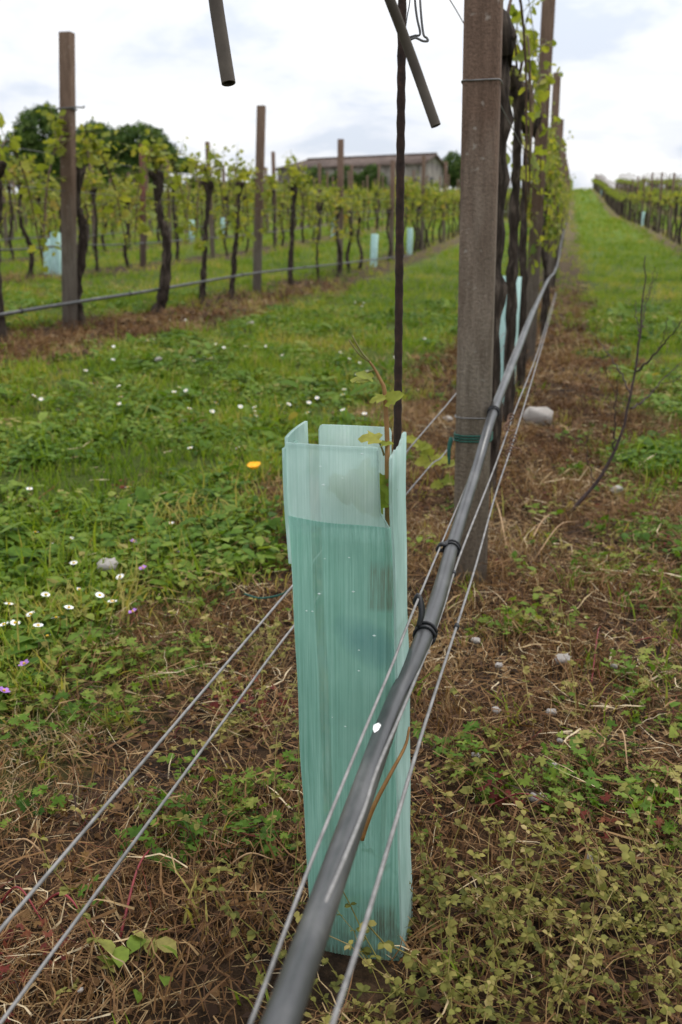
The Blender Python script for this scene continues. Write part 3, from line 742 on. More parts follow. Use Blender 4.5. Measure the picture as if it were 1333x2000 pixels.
# left row vines measured on the photograph
lv = [(2, [(2, 560), (-6, 480), (4, 400), (0, 330)], .04, 'dark vine trunk cut by the left edge of the picture'),
      (156, [(158, 640), (150, 570), (166, 480), (163, 430), (152, 400), (156, 330)], .045, 'thick crooked vine trunk just right of the hooked post'),
      (303, [(300, 632), (318, 560), (322, 470), (306, 410), (305, 345)], .052, 'thick bowed vine trunk between hooked post and red post'),
      (392, [(391, 614), (396, 540), (400, 460), (408, 360)], .034, 'slim vine leaning right of the thick bowed trunk'),
      (450, [(449, 598), (456, 520), (462, 440), (466, 362)], .033, 'slim vine between the leaning vine and the grey post'),
      (570, [(570, 572), (568, 520), (572, 440), (576, 366)], .040, 'dark vine just right of the grey post in the left row'),
      (622, [(622, 560), (620, 500), (624, 400)], .022, 'thin vine left of the brown post in the left row')]
used = []
for px, pts, th_, lb in lv:
    y = row_y(px, LEFTX) if px > 10 else row_y(20, LEFTX) - .1
    b = np.array([LEFTX, y, float(tz(LEFTX, y))]); q = px_path(pts, b); ft = q[0].copy(); q = [v - [ft[0], ft[1], 0] for v in q]; q[0][2] = -.05
    prt = vine_parts(vr, thick=th_ * .85, head=.048, path=q, span=.60, dense=.95, leaf=.060, droop=1.2)
    place_vine(b, prt, lb, 'vines of the left row', single=True); used.append(y)
# generic vines
VARS = []
for i in range(7):
    tr, ca, sh, le = vine_parts(vr, h=1.0 + .25 * vr.random(), dense=1.05, thick=.022 + .012 * vr.random(), head=.042, leaf=.064, span=.62)
    VARS.append((tr.mesh('trunk', M['bark'], True), joined(ca).mesh('cane', M['cane']), joined(sh).mesh('shoot', M['shoot']), leaf_mesh(le).mesh('foliage', M['vine_leaf']), (tr, ca, le)))
RV = []
for i in range(4):
    tr, ca, sh, le = vine_parts(vr, h=1.12 + .15 * vr.random(), dense=.48, thick=.026 + .01 * vr.random(), head=.042, leaf=.06, span=.6, droop=.12)
    RV.append((tr.mesh('trunk', M['bark'], True), joined(ca).mesh('cane', M['cane']), joined(sh).mesh('shoot', M['shoot']), leaf_mesh(le).mesh('foliage', M['vine_leaf']), None))
tubes = []      # filled below: vines give way to planting tubes
TUBES = [(LEFTX, row_y(730, LEFTX), 'pale tube in the left row, nearer one left of the rusty rod'), (LEFTX, row_y(800, LEFTX), 'pale tube in the left row just right of the rusty rod'),
         (ROWS_L[0], row_y(113, ROWS_L[0]), 'larger pale tube beside the hooked post'), (ROWS_L[0] - .35, row_y(97, ROWS_L[0] - .35), 'smaller pale tube partly behind the larger one beside the hooked post'),
         (ROWS_L[0], row_y(651, ROWS_L[0]), 'small pale tube left of the brown post before the farmhouse'), (ROWS_L[1], row_y(375, ROWS_L[1]), 'tiny pale tube beside the leaning slim vine'),
         (ROWS_L[1], row_y(437, ROWS_L[1]), 'tiny pale tube between the two slim vines'), (ROWS_R[0], row_y(1255, ROWS_R[0]), 'pale tube in the first row right of the lane'),
         (MAINX - .062, 4.75, 'mint tube in the near row half hidden between the dark vines'), (ROWS_R[0], row_y(1175, ROWS_R[0]), 'far pale tube at the bend of the right row')]
cand = []
for x in [MAINX]: cand += [(x, 7.3 + 1.05 * k, 'near') for k in range(140)]
ylast = max(used)
cand += [(LEFTX, ylast + 1.05 * (k + 1), 'left') for k in range(70)]
for ri, x in enumerate(ROWS_L): cand += [(x, 2.0 + .3 * (ri % 3) + 1.05 * k, ['second', 'third', 'fourth'][ri] if ri < 3 else 'distant') for k in range(72)]
for ri, x in enumerate(ROWS_R): cand += [(x, 6.0 + .25 * ri + 1.05 * k, ['right first', 'right second'][ri] if ri < 2 else 'right far') for k in range(152)]
ok = []
for x, y, rn in cand:
    y += random.uniform(-.12, .12); x2 = x + random.uniform(-.04, .04)
    lim = 165 if (rn == 'near' or rn.startswith('right')) else 77
    if y > lim or not seen(x2, y, 1.0, 60): continue
    if rn == 'right far' and y < 40: continue
    if any(abs(x - tx_) < .5 and abs(y - ty_) < .45 for tx_, ty_, _ in TUBES): continue
    if random.random() < .06: continue
    ok.append((x2, y, rn))
ok.sort(key=lambda c: math.hypot(c[0], c[1]))
NIND = 285
VL = {'near': 'far leafy vine merging into the end of the near row', 'left': 'far leafy vine merging into the end of the left row', 'second': 'far leafy vine merging into the end of the second left row',
      'third': 'far leafy vine merging into the third left row', 'fourth': 'far leafy vine merging into the fourth left row', 'distant': 'far vine in the distant rows to the left',
      'right first': 'far vine merging into the first row right of the lane', 'right second': 'vine in the second row right of the grass lane', 'right far': 'far vine in the rows at right on the slope'}
ORD = ['first', 'second', 'third', 'fourth', 'fifth', 'sixth', 'seventh', 'eighth', 'ninth', 'tenth', 'eleventh', 'twelfth', 'thirteenth', 'fourteenth']
OL = {'near': '%s leafy vine counted beyond the three dark near-row vines', 'left': '%s leafy vine counted beyond the thin vine along the left row', 'second': '%s vine from the left edge in the second row to the left',
      'third': '%s vine from the left edge in the third row to the left', 'fourth': '%s vine from the left edge in the fourth row to the left', 'right first': '%s vine from the right edge in the first row right of the lane'}
cnt = {}
for i, (x, y, rn) in enumerate(ok[:NIND]):
    v = RV[int(vr.integers(4))] if rn.startswith('right') else VARS[int(vr.integers(7))]
    c_ = cnt.get(rn, 0); cnt[rn] = c_ + 1
    t = empty('grape_vine', (x, y, float(tz(x, y))), OL[rn] % ORD[c_] if rn in OL and c_ < 14 else VL[rn], 'vine', 'vines of the %s row' % rn)
    t.rotation_euler = (0, 0, random.choice((0, math.pi)) + random.uniform(-.2, .2) * (.2 if rn == 'near' else 1)); s = random.uniform(.9, 1.1); t.scale = (s * (.5 if rn == 'near' else 1), s, s * random.uniform(.93, 1.08))
    for nme, me in zip(('trunk', 'cane', 'shoot', 'foliage'), v[:4]):
        if nme in ('shoot', 'cane') and y > 22: continue
        o = obj(nme, me, t)
        if nme != 'trunk': o['kind'] = 'stuff'
# the rest as one mass: thin trunks and coarse leaf sprigs
rest = ok[NIND:]
print('vines', len(ok), 'rest', len(rest), 'objects', len(bpy.data.objects))
mbT = MB(); mbL = MB(); rr_ = np.random.default_rng(5)
for x, y, rn in rest:
    z = float(tz(x, y)); hh = 1.05 + .3 * rr_.random()
    V, F = tube(np.array([(0, 0, -.05), (.03 * rr_.normal(), .03 * rr_.normal(), hh * .5), (0, 0, hh)]) + [x, y, z], [.045, .035, .05], 4, closed=False); mbT.add(V, F)
n = len(rest); k = 20
pp = np.repeat(np.array([(x, y, float(tz(x, y))) for x, y, _ in rest]), k, axis=0); m = len(pp)
pp = pp + np.c_[rr_.normal(size=m) * .13, rr_.uniform(-.6, .6, m), 1.24 + rr_.normal(size=m) * .13]
V, F, T = spread(SPRIG_V, SPRIG_F, rand_rot(m, rr_), (.085 + .0004 * np.abs(pp[:, 1])) * (.6 + .7 * rr_.random(m)), pp, .5 * rr_.random(m)); mbL.add(V, F, T)
root = empty('distant_vines', (0, 60, 0), 'distant vine rows merging on the rising slope', 'vines'); root['kind'] = 'stuff'; root.location = (0, 0, 0)
tag(lpart('trunk_mass', mbT, M['bark'], root), kind='stuff'); tag(lpart('foliage_mass', mbL, M['vine_leaf'], root), kind='stuff')

# ------------------------------------------------------------------ planting tubes farther off
def small_tube_mesh(w, h):
    mb = MB(); o = post_outline(w, .012); oi = post_outline(w - .006, .010); n = 8
    V = np.vstack([np.c_[o, np.full(n, -.02)], np.c_[o, np.full(n, h)], np.c_[oi, np.full(n, h)], np.c_[oi, np.full(n, -.02)]])
    F = []
    for i in range(n):
        j = (i + 1) % n; F += [(i, j, n + j, n + i), (n + i, n + j, 2 * n + j, 2 * n + i), (2 * n + i, 2 * n + j, 3 * n + j, 3 * n + i)]
    mb.add(V, F); return mb
for x, y, lb in TUBES:
    t = empty('planting_tube', (x, y, float(tz(x, y))), lb, 'planting tube', 'planting tubes among the vines')
    h = .60 if 'smaller' not in lb else .5
    lpart('sleeve', small_tube_mesh(.115, h), M['mint_far'], t)
    mb = MB(); V, F = tube(smooth_path([(0, 0, 0), (.01, 0, .5), (.0, .01, .85)], 5), .006, 5); mb.add(V, F); st = lpart('young_stem', mb, M['brown_shoot'], t)
    t.rotation_euler = (random.uniform(-.04, .04), random.uniform(-.04, .04), random.uniform(-.2, .2))

# ------------------------------------------------------------------ row wires and irrigation pipes of the other rows
def follow(x, ya, yb, h, n, sag=.03, step=4.6):
    y = np.linspace(ya, yb, n); return np.c_[np.full(n, x), y, tz(np.full(n, x), y) + h - sag * np.abs(np.sin(y / step * math.pi))]
def run(name, path, r_, mat, label, cat, group=None, sides=6):
    mb = MB(); V, F = tube(path, r_, sides); mb.add(V, F); return tag(lpart(name, mb, mat, None, True), label, cat, group)
hp = [UP(*proj(PX(a, b_, LEFTX + .06))[:2], PX(a, b_, LEFTX + .06)) for a, b_ in ((-60, 623), (0, 615), (137, 592), (300, 567), (420, 546), (510, 532), (600, 522), (664, 515), (764, 503), (830, 497), (890, 490))]
hp = np.array(hp)
yy = np.linspace(hp[-1][1] + 2, 70, 14); hp = np.vstack([hp, np.c_[np.full(14, LEFTX + .06), yy, tz(np.full(14, LEFTX + .06), yy) + .42]])
left_pipe = run('irrigation_pipe', smooth_path(hp, 90), .0135, M['pipe'], 'dark irrigation pipe strung low along the left vine row', 'pipe')
for f in (0.06, .12, .2, .25, .3, .34, .38):
    q = smooth_path(hp, 90)[int(f * 89)]; mb = MB(); V, F = tube([q - [0, .012, 0], q + [0, .012, 0]], .018, 8); mb.add(V, F); V, F = tube([q + [0, 0, .012], q + [0, 0, .035]], .004, 5); mb.add(V, F); lpart('clip', mb, M['clip'], left_pipe)
run('irrigation_pipe', follow(ROWS_L[0] + .06, 8, 70, .42, 90), .013, M['pipe'], 'dark irrigation pipe along the second row to the left', 'pipe')
run('irrigation_pipe', follow(ROWS_L[1] + .06, 14, 70, .42, 80), .013, M['pipe'], 'dark irrigation pipe along the third row to the left', 'pipe')
for h, lb in ((1.0, 'lower'), (1.24, 'upper')):
    run('trellis_wire', follow(LEFTX + .05, 4.5, 74, h, 60, .015), .0026, M['wire_dark'], f'{lb} of the trellis wires along the left vine row', 'wire', 'trellis wires of the left row', 4)
    run('trellis_wire', follow(ROWS_L[0] + .05, 9, 74, h, 50, .015), .0026, M['wire_dark'], f'{lb} of the trellis wires along the second row', 'wire', 'trellis wires of the second row', 4)
for h, lb in ((1.05, 'lower'), (1.5, 'upper')):
    run('trellis_wire', follow(MAINX + .045, float(mbase[1]), 90, h, 60, .01), .0016, M['wire'], f'{lb} trellis wire running behind the near post through the near row leaves', 'wire', 'trellis wires of the near row', 4)
# ------------------------------------------------------------------ the mint planting tube
tb = G(694, 1862)                                   # foot of the front panel, middle
tt = UP(659, 869, tb)                               # its top edge, middle
TH = tt[2] - tb[2]; lean = (tt - tb)[:2] / TH
tdist = np.dot(tb - CAM, c_f)
TW = 0.098; TD = 0.082
print('tube foot', np.round(tb, 3), 'top', np.round(tt, 3), 'h', round(TH, 3), 'w from px', 197 * np.dot(tt - CAM, c_f) / FPX)
tube_root = empty('planting_tube', (tb[0], tb[1], float(tz(tb[0], tb[1]))), 'tall mint green corrugated plastic planting tube in the foreground', 'planting tube')
z_off = tb[2] - tube_root.location.z
def tube_warp(V):
    V = V.copy(); z = V[:, 2]
    V[:, 0] += lean[0] * z; V[:, 1] += lean[1] * z
    f = z / TH                                       # the box opens slightly towards its mouth
    c = np.array([0, TD / 2]); s = 0.99 + .03 * f
    V[:, 0] = lean[0] * z + (V[:, 0] - lean[0] * z) * s
    V[:, 2] += z_off
    V[:, 0] += .0007 * np.sin(z * 21 + V[:, 1] * 30) + .0005 * np.sin(z * 47); V[:, 1] += .0010 * np.sin(z * 17 + 1 + V[:, 0] * 40)
    return V
def panel(o, u, nrm, w, topf, rib=.0033, t=.0024, rows=26, z0=-.03, bow=0.0, flare=0.0, edge=None, taper=None):
    """twin-wall sheet: o lower corner, u along, nrm outward; ribs are real relief on the outer skin"""
    o = np.array(o, float); u = np.array(u, float); nrm = np.array(nrm, float)
    nc = int(w / rib) * 2 + 1; a = np.linspace(0, 1, nc); zz = np.linspace(0, 1, rows)
    outer = np.zeros((rows, nc, 3)); inner = np.zeros((rows, nc, 3))
    for j, s in enumerate(zz):
        top = np.array([topf(q) for q in a]); z = z0 + (top - z0) * s
        rl = np.where(np.arange(nc) % 2 == 0, 0.0, .0011)
        b = bow * np.sin(a * math.pi) + flare * np.clip((z - .52) / .1, 0, 1) ** 2
        aa = a if taper is None else np.clip(a, taper(s)[0], taper(s)[1])
        outer[j] = o + u * (aa * w)[:, None] + nrm * (b + rl)[:, None] + np.c_[np.zeros((nc, 2)), z]
        inner[j] = o + u * (aa * w)[:, None] + nrm * (b - t)[:, None] + np.c_[np.zeros((nc, 2)), z]
    V = np.vstack([outer.reshape(-1, 3), inner.reshape(-1, 3)]); K = rows * nc; F = []
    for j in range(rows - 1):
        for i in range(nc - 1):
            q = j * nc + i; F.append((q, q + 1, q + nc + 1, q + nc))
        q = j * nc; F.append((q, q + nc, K + q + nc, K + q)); q = j * nc + nc - 1; F.append((q + nc, q, K + q, K + q + nc))
    for i in range(nc - 1):
        q = (rows - 1) * nc + i; F.append((q, q + 1, K + q + 1, K + q))
    keep = np.unique(np.array(F)); remap = -np.ones(2 * K, int); remap[keep] = np.arange(len(keep)); V = V[keep]; F = remap[np.array(F)]
    return tube_warp(V), np.array(F)
H = TH
def p_add(name, V, F, mat, parent=tube_root):
    mb = MB(); mb.add(V, F); return lpart(name, mb, mat, parent)
zl = lambda px, py: UP(px, py, tb)[2] - tube_root.location.z
STB = [(.012, .043, zl(725, 1190), zl(725, 1085), (0.16, 0.15, 0.10), .75), (.020, .045, zl(735, 1825), zl(735, 1750), (0.13, 0.12, 0.085), .8), (-.02, .046, zl(700, 1480), zl(700, 1380), (0.2, 0.33, 0.28), .25)]
INNER_SHADE = (.012, zl(690, 1248))
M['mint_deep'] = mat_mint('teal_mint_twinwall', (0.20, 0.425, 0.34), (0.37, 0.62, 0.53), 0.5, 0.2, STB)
p_add('panel', *panel((-TW / 2, 0, 0), (1, 0, 0), (0, -1, 0), TW, lambda q: H - .004 * max(0, q - .85) * 6, bow=.005, z0=H * .858,
      taper=lambda s: (0, 1 - .085 * min(1, max(0, s - .0) / .2) - .02 * s)), M['mint'])
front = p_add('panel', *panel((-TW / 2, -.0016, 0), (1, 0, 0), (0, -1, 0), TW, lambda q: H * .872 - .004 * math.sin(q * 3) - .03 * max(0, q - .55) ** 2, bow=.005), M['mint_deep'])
p_add('panel', *panel((-TW / 2 - .0012, .004, 0), (0, 1, 0), (-1, 0, 0), TD - .010, lambda q: H + .004 + .004 * q, bow=.002, flare=.001), M['mint'])
p_add('panel', *panel((TW / 2 + .0012, .004, 0), (0, 1, 0), (1, 0, 0), TD - .006, lambda q: H - .012 + .012 * q + .0014 * math.sin(q * 9) + .0008 * math.sin(q * 31), bow=.001, flare=.0), M['mint'])
p_add('panel', *panel((-TW / 2 + .011, TD, 0), (1, 0, 0), (0, 1, 0), TW - .024, lambda q: H + .004 - .005 * max(0, (abs(q - .5) - .46) / .04) ** 2, bow=.002), M['mint'])
p_add('overlap_flap', *panel((-TW / 2 - .0032, .000, 0), (0, 1, 0), (-1, 0, 0), .045, lambda q: H - .006, z0=H * .785, rows=10), M['mint'])
# condensation beads on the front panel
mb = MB(); dr = np.random.default_rng(8)
OCT = np.array([(1, 0, 0), (0, 0, .7), (-1, 0, 0), (0, 0, -.7), (0, -.6, 0)]); OCF = np.array([(0, 1, 4), (1, 2, 4), (2, 3, 4), (3, 0, 4)])
for _ in range(18):
    x = dr.normal(.1, .26) * TW; z = H * (1 - abs(dr.normal(0, .22))); s = .0006 + .0011 * dr.random()
    if abs(x) > TW * .46 or z < .1: continue
    V = OCT * [s * 1.3, s, s] + [x, -.0075 - .002, z]; mb.add(tube_warp(V), OCF)
dm, nd, ln = new_mat('water_beads'); finish(nd, ln, (0.62, 0.74, 0.70), 0.08, spec=0.6); M['drop'] = dm
tag(lpart('water_beads', mb, M['drop'], tube_root), kind='stuff')

# young vine growing out of the tube
def near_leaf(px, py, d, size, dirv, up, v, parent, base):
    q = P(px, py, d); Rm = rot_from_dir(np.array(dirv, float), np.array(up, float), .35)
    o = bpy.data.objects.new('leaf', LEAF_ME[v]); o.matrix_basis = Matrix([[*(Rm[i] * size), q[i] - base[i]] for i in range(3)] + [[0, 0, 0, 1]]); link(o, parent)
    return q
dv = np.dot(tt - CAM, c_f) + .03
yb = np.array([tb[0] + .015, tb[1] + .045, float(tz(tb[0], tb[1] + .045))])
yv = empty('young_vine', yb, 'young vine shoot sprouting from the mouth of the mint tube', 'vine')
stem_px = [(757, 960), (757, 870), (754, 800), (751, 760), (745, 745), (733, 722), (722, 706)]
sp_ = [yb, yb + [.01, .0, .25]] + [P(a, b_, dv) for a, b_ in stem_px]
mb = MB(); V, F = tube(smooth_path(sp_, 40) - yb, np.concatenate([np.linspace(.003, .0021, 26), np.linspace(.0021, .0010, 14)]), 7); mb.add(V, F); ystem = lpart('stem', mb, M['brown_shoot'], yv, True)
for pts in ([(722, 706), (708, 690), (695, 668), (688, 655)], [(722, 706), (704, 694), (690, 676), (682, 664)], [(751, 890), (745, 872), (738, 860)], [(752, 790), (758, 782), (764, 772)], [(733, 722), (722, 726), (712, 734)]):
    mb = MB(); V, F = tube(smooth_path([P(a, b_, dv) for a, b_ in pts], 8) - yb, np.linspace(.0012, .0006, 8), 5); mb.add(V, F); lpart('tendril' if pts[-1][1] < 700 else 'petiole', mb, M['shoot'], yv)
for px, py, s, dr_, up_, v in [(741, 858, .021, (-1, -.2, .1), (0, -.6, 1), 3), (746, 868, .012, (1, 0, .2), (0, -.5, 1), 2), (757, 782, .018, (.7, -.1, .35), (.2, -.8, .4), 2), (752, 776, .016, (-.9, -.1, -.2), (0, -.6, 1), 3),
                             (722, 742, .02, (-1, .1, .05), (0, -.4, 1), 3), (725, 738, .016, (-.8, -.3, .3), (.2, -.5, .8), 1), (750, 948, .019, (.35, -.3, -.8), (.3, -1, .2), 1), (749, 928, .013, (-.1, -.2, -.8), (.1, -1, .3), 0)]:
    near_leaf(px, py, dv - .004, s, dr_, up_, v, yv, yb)
for px, py, s, dr_, v in [(672, 930, .03, (.1, -.1, -1), 0), (716, 945, .034, (-.2, .1, -.9), 0), (700, 915, .026, (.5, 0, -.6), 1), (728, 965, .026, (.1, 0, -1), 0)]:
    near_leaf(px, py, proj(UP(px, py, tb + [0, .010, 0]))[2], s, dr_, (0, -1, .1), v, yv, yb)
# ------------------------------------------------------------------ rusty reinforcing rod
dr0 = np.dot(tb + [0, TD + .03, 0] - CAM, c_f)
r_lo = P(777, 838, np.dot(tt + [0, TD + .016, 0] - CAM, c_f)); r_hi = UP(786, 0, r_lo)
rdir = (r_hi - r_lo) / (r_hi - r_lo)[2]
rb = r_lo + rdir * (float(tz(r_lo[0], r_lo[1])) - r_lo[2]); rl = 2.05
rod = empty('steel_rod', rb, 'dark rusty ribbed steel rod rising behind the mint tube', 'rod')
nR = 220; zz = np.linspace(-.1, rl, nR); path = rdir[None] * zz[:, None]
rad = .0038 + .0006 * (np.arange(nR) % 2)
mb = MB(); V, F = tube(path, rad, 8); mb.add(V, F); lpart('shaft', mb, M['rust'], rod)
rdp = lambda py: proj(r_lo + (r_hi - r_lo) * ((838 - py) / 838))[2]
# bent wire hook on the rod
hd = rdp(70)
hk_ = [(818, -60), (821, 0), (824, 40), (828, 68), (834, 74), (836, 80), (826, 80), (812, 74), (800, 78), (790, 76)]
hook_w = np.array([P(a, b_, hd) for a, b_ in hk_])
hw = empty('bent_wire', hook_w[0], 'bent thin wire loops hanging beside the top of the rusty rod', 'wire')
mb = MB(); V, F = tube(smooth_path(hook_w, 50) - hook_w[0], .0011, 6); mb.add(V, F)
h2 = np.array([P(a, b_, hd + .004) for a, b_ in [(809, -60), (811, 0), (815, 35), (821, 66), (810, 70), (798, 74), (788, 80), (784, 74)]])
V, F = tube(smooth_path(h2, 40) - hook_w[0], .0011, 6); mb.add(V, F); lpart('hook_strand', mb, M['wire_dark'], hw)
h3 = np.array([P(a, b_, hd + .003) for a, b_ in [(803, -60), (801, 0), (796, 30), (792, 55), (786, 74)]]); mb = MB(); V, F = tube(smooth_path(h3, 20) - hook_w[0], .0006, 5); mb.add(V, F); lpart('loose_strand', mb, M['wire_dark'], hw)
pw = np.array([P(912, 56, 2.28), P(895, 26, 2.1), P(878, -2, 1.95), P(840, -60, 1.7)])
run('stay_wire', smooth_path(pw, 16), .0013, M['wire_dark'], 'thin dark wire running from the near post up out of the frame', 'wire')

# ------------------------------------------------------------------ cut pipe ends hanging into view
def pipe_end(pts, d, r_, label):
    p = smooth_path([P(a, b_, dd_) for (a, b_), dd_ in zip(pts, d)], 40); b_ = p[0]
    t = empty('cut_pipe', b_, label, 'pipe', 'cut pipe ends hanging at the top')
    n = len(p); mb = MB(); V, F = tube(p - b_, r_, 16, closed=False); mb.add(V, F)
    V2, F2 = tube(p[-12:] - b_, r_ * .78, 16, closed=False); mb.add(V2, F2[:, ::-1])
    ks = 16; a = V[-ks:]; bI = V2[-ks:]; Q = np.vstack([a, bI]); mb.add(Q, [(k, (k + 1) % ks, ks + (k + 1) % ks, ks + k) for k in range(ks)])
    lpart('pipe_wall', mb, M['pipe_old'], t, False); return p[0]
t1 = pipe_end([(392, -330), (404, -170), (419, -20), (434, 82), (447, 163)], [.95, .95, .95, .95, .95], .0068, 'left of two cut grey pipe ends hanging against the sky')
t2 = pipe_end([(640, -330), (695, -170), (755, -18), (802, 105), (852, 246)], [rdp(0) - .10, rdp(0) - .09, rdp(0) - .075, rdp(100) - .06, rdp(240) - .07], .0045, 'right cut grey pipe end crossing in front of the rusty rod')
dW = (t2 - t1) / np.linalg.norm(t2 - t1)
run('overhead_wire', np.array([t1 - dW * .8, t1, t2, t2 + dW * .8]), .0016, M['wire'], 'high wire above the frame carrying the cut pipe ends', 'wire')

# ------------------------------------------------------------------ irrigation pipe and wires of the near row
pp_px = [((430, 2320), .41), ((548, 2000), .51), ((641, 1740), .655), ((762, 1400), .93), ((806, 1300), 1.03), ((852, 1180), 1.20), ((886, 1060), 1.50), ((930, 920), 1.88), ((966, 800), 2.12), ((1010, 690), 2.95), ((1046, 600), 4.6), ((1072, 545), 7.6), ((1084, 530), 11.0), ((1092, 505), 17.0)]
pp_ = [P(a[0], a[1], d) for a, d in pp_px]
ext = np.linspace(21, 80, 10); pp_ = np.vstack([pp_, np.c_[np.full(10, MAINX + .07), ext, tz(np.full(10, MAINX), ext) + .45]])
pipe_path = smooth_path(pp_, 170)
pipe = empty('irrigation_pipe', pipe_path[0], 'thick dark grey irrigation pipe crossing in front of the mint tube', 'pipe')
mb = MB(); V, F = tube(pipe_path - pipe_path[0], .0099, 18); mb.add(V, F); lpart('hose', mb, M['pipe'], pipe, True)
def near_on(path, px, py):
    q = np.array([proj(p)[:2] for p in path]); return int(np.argmin(np.hypot(q[:, 0] - px, q[:, 1] - py)))
fine = smooth_path(pp_, 1200)
wireA_px = [((395, 2240), .42), ((490, 2000), .53), ((595, 1718), .665), ((672, 1526), .765), ((724, 1400), .838), ((766, 1300), .908), ((796, 1222), .985), ((832, 1135), 1.21), ((868, 1050), 1.52), ((920, 925), 1.88), ((958, 806), 2.12), ((1000, 694), 2.9), ((1040, 602), 4.5)]
wA = smooth_path([P(a[0], a[1], d) for a, d in wireA_px], 90)
run('carrier_wire', wA, .0014, M['wire'], 'thin wire on the left of the thick pipe, carrying its clips', 'wire', 'wires beside the thick pipe', 7)
for px, py in ((880, 1072), (815, 1232), (966, 806)):
    i = near_on(fine, px, py); c = fine[i]; tg = fine[i + 2] - fine[i - 2]; tg /= np.linalg.norm(tg)
    j = np.argmin(np.linalg.norm(wA - c, axis=1)); w_ = wA[j]
    for k, off in enumerate((-.006, .006)):
        mb = MB()
        u_ = np.cross(tg, [0, 0, 1]); u_ /= np.linalg.norm(u_); v_ = np.cross(u_, tg)
        a = np.linspace(0, 2 * math.pi, 17)
        V, F = tube(c + tg * off + (np.cos(a)[:, None] * u_ + np.sin(a)[:, None] * v_) * .0116 - pipe_path[0], .0019, 6); mb.add(V, F)
        V, F = tube(smooth_path([c + tg * off + v_ * .010 - u_ * .007, (c + w_) / 2 + tg * off + [0, 0, .006], w_ + [0, 0, .004], w_ + [-.004, 0, -.006], w_ + [.004, 0, -.004]], 16) - pipe_path[0], .0028, 6); mb.add(V, F)
        lpart('clip', mb, M['clip'], pipe)
mb = MB(); i = near_on(fine, 735, 1437); c = fine[i] + [-.005, -.003, .0098]
V = np.array([(x * .004 * (1 + .5 * y), y * .010, z * .002) for x, y, z in [(0, -1, 0), (.8, -.4, 0), (.6, .6, 0), (0, 1, 0), (-.7, .5, 0), (-.8, -.3, 0), (0, 0, 1)]]); mb.add(V + c - pipe_path[0], [(k, (k + 1) % 6, 6) for k in range(6)]); lpart('bird_dropping', mb, M['petal'], pipe)
wB_px = [((520, 2110), .46), ((560, 2000), .515), ((622, 1800), .62), ((668, 1690), .68), ((712, 1580), .765), ((738, 1500), .83), ((798, 1360), .97), ((862, 1200), 1.19), ((897, 1090), 1.44), ((956, 940), 1.83), ((982, 870), 2.0), ((1007, 800), 2.2), ((1046, 700), 3.1), ((1068, 630), 4.6), ((1086, 570), 8.0)]
wB = smooth_path([P(a[0], a[1], d - .014) for a, d in wB_px], 120)
wb_o = run('row_wire', wB, .0017, M['wire'], 'wire lying along the right edge of the thick pipe', 'wire', 'wires beside the thick pipe', 7)
wC_px = [((615, 2120), .46), ((650, 2000), .51), ((715, 1800), .62), ((775, 1600), .76), ((835, 1400), .95), ((900, 1200), 1.25), ((931, 1100), 1.47), ((967, 970), 1.8), ((997, 880), 2.0), ((1019, 810), 2.2), ((1052, 700), 3.1), ((1072, 630), 4.6), ((1088, 572), 8.0)]
wC = smooth_path([P(a[0], a[1], d) for a, d in wC_px], 120)
wc_o = empty('row_wire', wC[0], 'rightmost low wire, with a twisted splice near the post', 'wire', 'wires beside the thick pipe')
mb = MB(); V, F = tube(wC - wC[0], .0017, 7); mb.add(V, F); lpart('strand', mb, M['wire'], wc_o, True)
i = near_on(wC, 998, 876)
def helix(a, b_, turns, r_, n=60):
    ax = b_ - a; L = np.linalg.norm(ax); ax /= L; u_ = np.cross(ax, [0, 0, 1]); u_ /= np.linalg.norm(u_); v_ = np.cross(ax, u_); t = np.linspace(0, 1, n)
    return a + ax * (t * L)[:, None] + (np.cos(t * turns * 6.28)[:, None] * u_ + np.sin(t * turns * 6.28)[:, None] * v_) * (r_ * (1 + .4 * np.sin(t * 9)))[:, None]
ka, kb = P(992, 893, 1.985), P(1004, 852, 2.05)
mb = MB(); V, F = tube(helix(ka, kb, 6, .0048) - wC[0], .0016, 6); mb.add(V, F)
V, F = tube(smooth_path([P(996, 868, 2.0), P(1006, 875, 1.99), P(1016, 876, 1.99), P(1019, 886, 1.99)], 12) - wC[0], .0015, 6); mb.add(V, F); lpart('splice', mb, M['rust_wire'], wc_o)
mb = MB(); V, F = tube(helix(P(988, 838, 2.0), P(999, 812, 2.1), 5, .0042) - wC[0], .0014, 6); mb.add(V, F); V, F = tube(smooth_path([P(988, 838, 2.0), P(1000, 842, 2.0), P(1010, 836, 2.02)], 8) - wC[0], .0012, 5); mb.add(V, F); lpart('splice', mb, M['rust_wire'], wc_o)
for px, py, path_ in ((888, 1122, wB), (892, 1216, wC)):
    j = near_on(path_, px, py); tg = path_[j + 1] - path_[j]; tg /= np.linalg.norm(tg); c = path_[j]
    mb = MB(); V, F = tube(np.array([c - tg * .005, c + tg * .005]) - wC[0], .0034, 8); mb.add(V, F); lpart('wire_clip', mb, M['clip'], wc_o)
